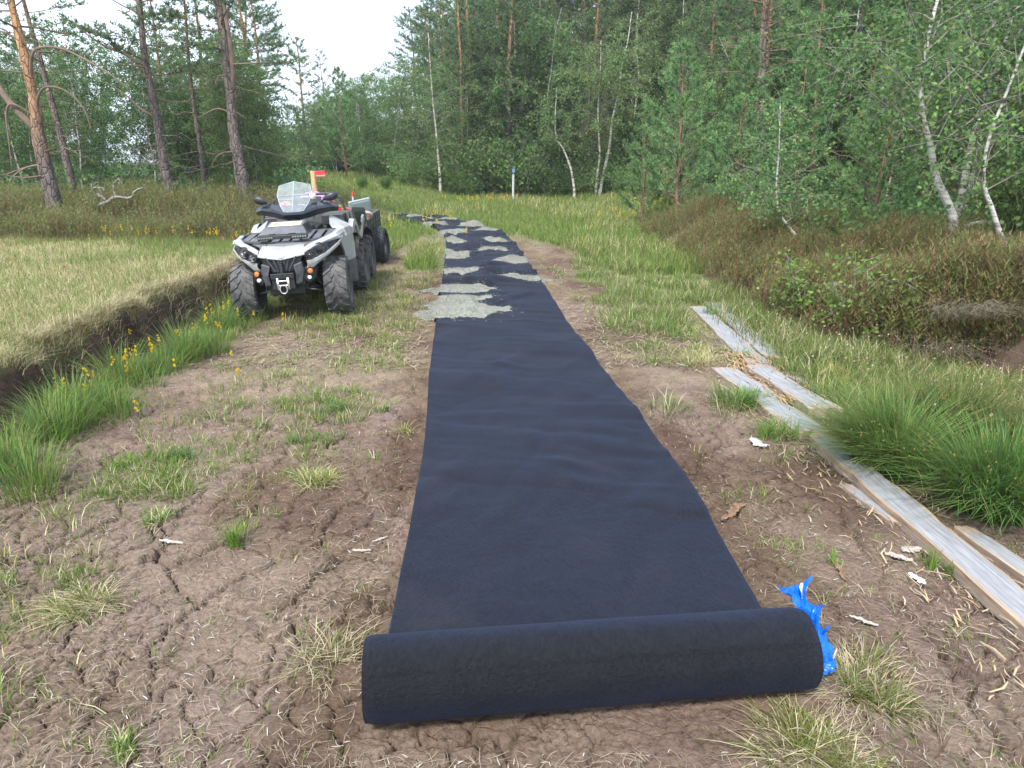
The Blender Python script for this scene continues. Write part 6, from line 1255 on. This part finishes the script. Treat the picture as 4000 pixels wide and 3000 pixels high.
# middle: leafy trees left of the hill
sp = []
for (u, y, s) in ((-.235, 34, .75), (-.215, 36, .85), (-.20, 33, .7), (-.185, 37, .95), (-.165, 34, .85), (-.15, 38, 1.0), (-.135, 35, .9), (-.12, 39, 1.05), (-.23, 40, .9), (-.205, 42, 1.0), (-.175, 43, 1.1), (-.105, 35, .95), (-.26, 37, .7), (-.285, 36, .65)): sp.append((u * y, y, s * (.70 if u < -.16 else .78)))
many('birch_tree', 'leafy birch in the dip beside the hill, {}', 'tree', 'birches left of the hill', BIRCH, sp)
plant('young_pine', 'bushy young pine on the grass slope behind the trailer', 'tree', YPINE[0], -.225 * 30, 30, 1, 1.15)
plant('birch_tree', 'lone birch with bright white stem at the far end of the track', 'tree', birch(140, 6.0, .065, 2.6, [(0, 0, -.2), (0, 0, .6), (-.06, 0, 1.6), (-.12, 0, 2.6), (-.2, 0, 3.6), (-.3, 0, 6.0)], 26, leaf=.07, per=20), -2.95, 30.3, 0, 1.0)
plant('birch_tree', 'twin-stemmed birch with white trunks right of the trail post', 'tree', birch(141, 7.0, .075, 3.2, None, 30, leaf=.07, per=20, stems=2, lean=.03), 3.6, 30.5, 2, 1.0)
plant('birch_tree', 'bent birch with pale crooked trunk between the trail post and the twin birch', 'tree', birch(142, 4.2, .06, 2.2, [(.25, 0, -.2), (.2, 0, .5), (.05, 0, 1.2), (-.25, 0, 1.9), (-.55, 0, 2.4), (-.6, 0, 3.2), (-.55, 0, 4.2)], 18, leaf=.07, per=18), 2.3, 29.8, 0, 1.0)
# hill: mixed wood
bsp, psp, ssp = [], [], []
for k in range(200):
    y = rf.uniform(32.5, 66); u = rf.uniform(-.105, .74)
    if abs(u * y + .5) < 1.2 and 36 < y < 42: continue
    x = u * y; q = rf.random(); s = rf.uniform(.9, 1.35) * (1 if u > -.03 else .80)
    (bsp if q < .42 else psp if q < .86 else ssp).append((x, y, s))
many('birch_tree', 'birch on the wooded hillside, {}', 'tree', 'birches on the hillside', BIRCH, bsp)
many('pine_tree', 'pine on the wooded hillside, {}', 'tree', 'pines on the hillside', PINE, psp)
many('spruce_tree', 'dark conical spruce on the hillside, {}', 'tree', 'spruces on the hillside', SPRUCE, ssp)
plant('pine_tree', 'pine with layered crown standing out against the sky at the left end of the hill', 'tree', PINE[2], -.128 * 50, 50, 2.2, .95)
kn = plant('pine_tree', 'gnarled pine with thick bare orange limbs high on the hill', 'tree', pine(150, 9.5, .2, 5.5, 2.6, None, 26, .16, .026, 8, dead=10), .05 * 40, 40, 0, 1.0)
limbs(kn, [([(0, 0, 5.0), (-.5, -.4, 5.2), (-1.1, -.6, 5.0), (-1.5, -.7, 4.4), (-2.0, -.8, 3.9), (-2.3, -.8, 3.3)], .12, .04), ([(0, 0, 6.0), (-.4, -.4, 6.3), (-.9, -.6, 6.2), (-1.3, -.7, 5.7)], .1, .04)], simple('orange_limb_bark', (.32, .18, .10), .9, 0, (.22, .13, .09), 9, .5, 30))
# right side: trees close to the track
bsp, psp = [], []
for k in range(100):
    y = rf.uniform(11.5, 32) if k < 64 else rf.uniform(19, 36); x = rf.uniform(.36 * y + 1.6, .86 * y + 1.5) if k < 64 else rf.uniform(.20 * y + 1.2, .48 * y)
    if x < 5.6 + .05 * y or (y < 17 and x < .55 * y + 1): continue
    (bsp if rf.random() < .66 else psp).append((x, y, rf.uniform(.6, 1.0)))
many('birch_tree', 'birch in the dense right-hand wood, {}', 'tree', 'birches in the right-hand wood', BIRCH, bsp)
many('pine_tree', 'pine in the dense right-hand wood, {}', 'tree', 'pines in the right-hand wood', PINE, psp)
RPT = [(0, 0, -.5), (0, 0, .2), (-.1, 0, 1.2), (-.15, 0, 2.1), (-.2, 0, 3.0), (-.24, 0, 3.9), (-.26, 0, 6.0), (-.3, 0, 9.0)]
plant('pine_tree', 'tall straight pine with reddish trunk above the young pines on the right', 'tree', pine(160, 8.5, .15, 3.0, 2.2, RPT, 30, .15, .022, 9, dead=22), 5.37, 16.0)
plant('pine_tree', 'slim red-stemmed pine with tufted top among the young pines', 'tree', pine(161, 4.3, .065, 1.6, .8, [(0, 0, -.2), (.0, 0, .4), (-.02, 0, 1.0), (-.08, 0, 1.8), (-.15, 0, 2.9), (-.2, 0, 4.3)], 24, .15, .02, 10, YC, YCW, .5, True, 8, mat=M_PBARK2), 5.28, 13.0)
for (x, y, s, k, lb_) in ((4.62, 12.0, .80, 0, 'young pine with straight orange leader in front of the slim red-stemmed pine'), (5.45, 10.9, .74, 1, 'round young pine left of the white crooked birch'), (3.72, 16.5, 1.05, 2, 'large young pine leaning by the meadow edge'), (4.6, 15.0, .95, 0, 'young pine between the leaning one and the tall straight pine'), (3.3, 18.6, .8, 1, 'small young pine at the far end of the heather bank'), (4.2, 13.6, .62, 2, 'low bushy young pine at the top of the heather bank'), (6.3, 12.6, .9, 0, 'young pine half hidden behind the round one'), (4.4, 19.5, 1.05, 1, 'young pine behind the leaning one at the wood edge')):
    plant('young_pine', lb_, 'tree', YPINE[k], x, y, rf.uniform(0, 6), s, None, -.03, (0, .16 if 'leaning' in lb_ and 'large' in lb_ else 0))
B1 = loc([(5.12, .3), (5.09, .54), (5.0, .74), (4.98, .99), (4.83, 1.25), (4.68, 1.49), (4.58, 1.79), (4.45, 2.07), (4.36, 2.49), (4.4, 3.2), (4.6, 4.3)], 5.09, .54)
plant('birch_tree', 'crooked white birch trunk rising from the heather at the right', 'tree', birch(170, 3.8, .066, 2.25, B1, 24, .42, .048, 26, droop=.15), 5.09, 8.2, 0, 1, None, -.05)
B2 = loc([(5.24, .3), (5.22, .56), (5.22, .75), (5.07, .99), (4.92, 1.27), (4.80, 1.5), (4.76, 1.9), (4.9, 2.6), (5.1, 3.6)], 5.22, .56)
plant('birch_tree', 'thin grey leaning birch beside the crooked white one', 'tree', birch(171, 3.1, .042, 1.9, B2, 18, .40, .05, 26, droop=.15), 5.22, 7.5, 0, 1, None, -.05)
plant('birch_tree', 'leafy birch reaching over the right picture edge', 'tree', birch(172, 4.6, .06, 1.7, None, 34, .34, .055, 30, 2), 7.1, 9.0, 0, 1)
plant('birch_tree', 'pale-stemmed birch behind the crooked white one', 'tree', birch(173, 5.2, .06, 1.4, None, 36, .32, .06, 28, 1), 6.6, 11.0, 0, 1)
plant('birch_tree', 'grey birch stem at the far right in front of the dark wood', 'tree', birch(174, 5.0, .065, 1.8, None, 34, .34, .055, 30, 1), 7.6, 10.0, 0, 1)
plant('birch_sapling', 'small leafy birch with a bent white stem at the left of the young pines', 'tree', birch(175, 1.9, .03, .55, [(.5, 0, .0), (.3, 0, .2), (.1, 0, .45), (.02, 0, .8), (0, 0, 1.3), (-.05, 0, 1.9)], 22, .42, .045, 30, droop=.15), 3.75, 10.5, 0, 1)
plant('birch_sapling', 'knee-high leafy birch sapling on the slope right of the planks', 'sapling', birch(176, .62, .008, .08, None, 10, .35, .042, 22, 1, SAPC, [3, 2, 1], droop=.05), 2.95, 7.3, 0, 1)
plant('birch_sapling', 'taller leafy sapling at the foot of the heather bank', 'sapling', birch(177, .72, .009, .08, None, 10, .34, .042, 22, 1, SAPC, [3, 2, 1], droop=.05), 3.12, 6.4, 1, 1)
plant('birch_sapling', 'broad low sapling in front of the heather bank hollow', 'sapling', birch(178, .5, .008, .06, None, 10, .42, .042, 22, 1, SAPC, [3, 2, 1], droop=.05), 3.35, 6.1, 2, 1)
for (x, y, s, k, lb_) in ((6.5, 9.2, .95, 0, 'bright green juniper at the right picture edge'), (7.2, 8.0, .8, 1, 'low juniper beneath the right-hand birches'), (-2.4, 30.6, 1.0, 0, 'juniper at the foot of the lone white birch'), (.9, 31.6, 1.0, 0, 'juniper right of the trail post'), (-4.7, 27.5, .45, 1, 'small juniper in the meadow behind the storage box'), (-5.3, 26.2, .4, 0, 'tiny juniper beside the grass slope')):
    plant('juniper_bush', lb_, 'bush', JUNI[k], x, y, rf.uniform(0, 6), s)
sp = [(u * y, y, s) for (u, y, s) in ((-.14, 31, 1.2), (-.09, 32, 1.1), (-.06, 30.5, .9), (-.03, 32, 1.2), (.02, 32, 1.3), (.05, 31, 1.1), (.075, 31.5, 1.2), (.12, 31, 1.2), (.15, 30, 1.0), (.18, 28, 1.1), (.20, 25, 1.0), (.215, 22, .9), (-.33, 30, 1.2), (-.30, 33, 1.2), (-.37, 28, 1.1), (-.36, 24, .9), (-.17, 32, 1.3), (-.2, 34, 1.3))]
sp += [(u * y, y, s) for (u, y, s) in ((-.335, 46, 2.2), (-.31, 50, 2.6), (-.29, 48, 2.2), (-.27, 52, 2.8), (-.25, 50, 2.4), (-.23, 54, 2.8), (-.345, 54, 3.0))]
for k in range(46):
    y = rf.uniform(30.5, 46); u = rf.uniform(-.27, .34)
    if not (abs(u * y + .5) < 1.4 and 33 < y < 42): sp.append((u * y, y, rf.uniform(1.1, 2.2)))
many('leafy_bush', 'leafy green bush at the wood edge, {}', 'bush', 'bushes along the wood edge', BUSH, sp)

# ---- rock outcrop on the hill
def rock(label, x, y, sx, sy, sz, seed):
    n, k = 18, 26; rows = []; r = np.random.default_rng(seed)
    for i in range(n):
        v = i / (n - 1) * PI; row = []
        for j in range(k):
            a = j / k * 2 * PI; d = np.array([math.sin(v) * math.cos(a), math.sin(v) * math.sin(a), math.cos(v)]); e, cv = vor_edge(np.array(d[0] * 1.7 + seed + d[2]), np.array(d[1] * 1.7 + d[2] * 1.3), seed); f = 1 + .32 * (float(cv) - .5) + .18 * (float(fbm(d[0] * 3 + seed, d[2] * 3 + d[1], 3, seed)) - .5)
            row.append((d[0] * sx * f, d[1] * sy * f, d[2] * sz * f + sz * .6))
        rows.append(row)
    mb = MB(); grid(mb, rows, True); o = obj('rock_outcrop', mb.mesh('rock_outcrop', simple('pinkish_grey_rock', (.21, .18, .165), .9, 0, (.34, .31, .29), 2.5, .8, 6, .2)), None, (x, y, gz(x, y) - .2)); tag(o, label, 'rock')
rock('pale pinkish rock face showing between the trees on the hill', -.45, 42, 1.3, .9, 1.3, 3)
rock('smaller pinkish boulder below the pale rock face', -1.7, 40.5, .8, .7, .6, 5)
# ---- undergrowth beneath the trees
mb = MB(); p = np.concatenate([scatter(16000, 3.2, 30, 7.5, 30, lambda x, y: sm(.9, 1.8, x - xbank(y) - .5 * sm(12, 8, y)) * (.3 + .7 * sm(.4, .6, fbm(x * .5, y * .5, 3, 561)))), scatter(11000, -30, -4.5, 18.5, 36, lambda x, y: sm(-.24, -.30, x / y) * (.3 + .7 * sm(.4, .6, fbm(x * .5, y * .5, 3, 562)))), scatter(17000, -9, 40, 30, 66, lambda x, y: sm(.2, .9, hill(x, y)))])
n = len(p); P = on_ground(p); P[:, 2] += np.abs(rng.normal(0, .28, n)) * (1 + p[:, 1] * .012); leaves(mb, P, .085 * (.55 + p[:, 1] * .03), UND + [(.16, .12, .05)], [3, 3, 2, .5], rng)
stuff('undergrowth', mb, M_LEAF, 'low bilberry and fern undergrowth beneath the trees', 'undergrowth')
# fallen pale birch stems under the right-hand trees
for (lb_, x, y, z, P) in (('pale fallen birch stem lying level behind the crooked birch', 5.3, 9.6, .62, [(-.55, 0, 0), (.2, .1, .04), (.9, .2, .06)]), ('broken grey birch stem leaning low at the far right', 5.9, 9.2, .85, [(-.3, 0, -.1), (.3, .1, .02), (.75, .2, .1)])):
    t = thing('fallen_stem', lb_, 'stem', (x, y, gz(x, y) + z - .55)); mb = MB(); tube(mb, spline(P, 12), np.linspace(.03, .02, 12), 8); part('stem', mb, M_BBARK, t, 0, 0, True); mb = MB(); tube(mb, [P[1], np.array(P[1]) + (.1, -.15, .12)], [.01, .004], 5); part('twig', mb, M_TWIG, t); mb = MB(); tube(mb, [P[1], np.array(P[1]) + (-.02, .02, -.5)], [.018, .022], 6); part('stub', mb, M_TWIG, t)
# ================================================================== thin summer haze in the air of the clearing
def haze():
    m = bpy.data.materials.new('thin_haze'); m.use_nodes = True; N, L = m.node_tree.nodes, m.node_tree.links; N.clear(); out = N.new('ShaderNodeOutputMaterial'); v = N.new('ShaderNodeVolumePrincipled')
    v.inputs['Color'].default_value = (.86, .93, 1, 1); v.inputs['Density'].default_value = .0010; v.inputs['Anisotropy'].default_value = .2; L.new(v.outputs[0], out.inputs['Volume'])
    mb = MB(); box(mb, (0, 128, 14.5), (6300, 268, 35)); o = obj('haze', mb.mesh('haze', m)); tag(o, 'thin pale haze filling the air between the trees', 'haze', None, 'stuff')
haze()
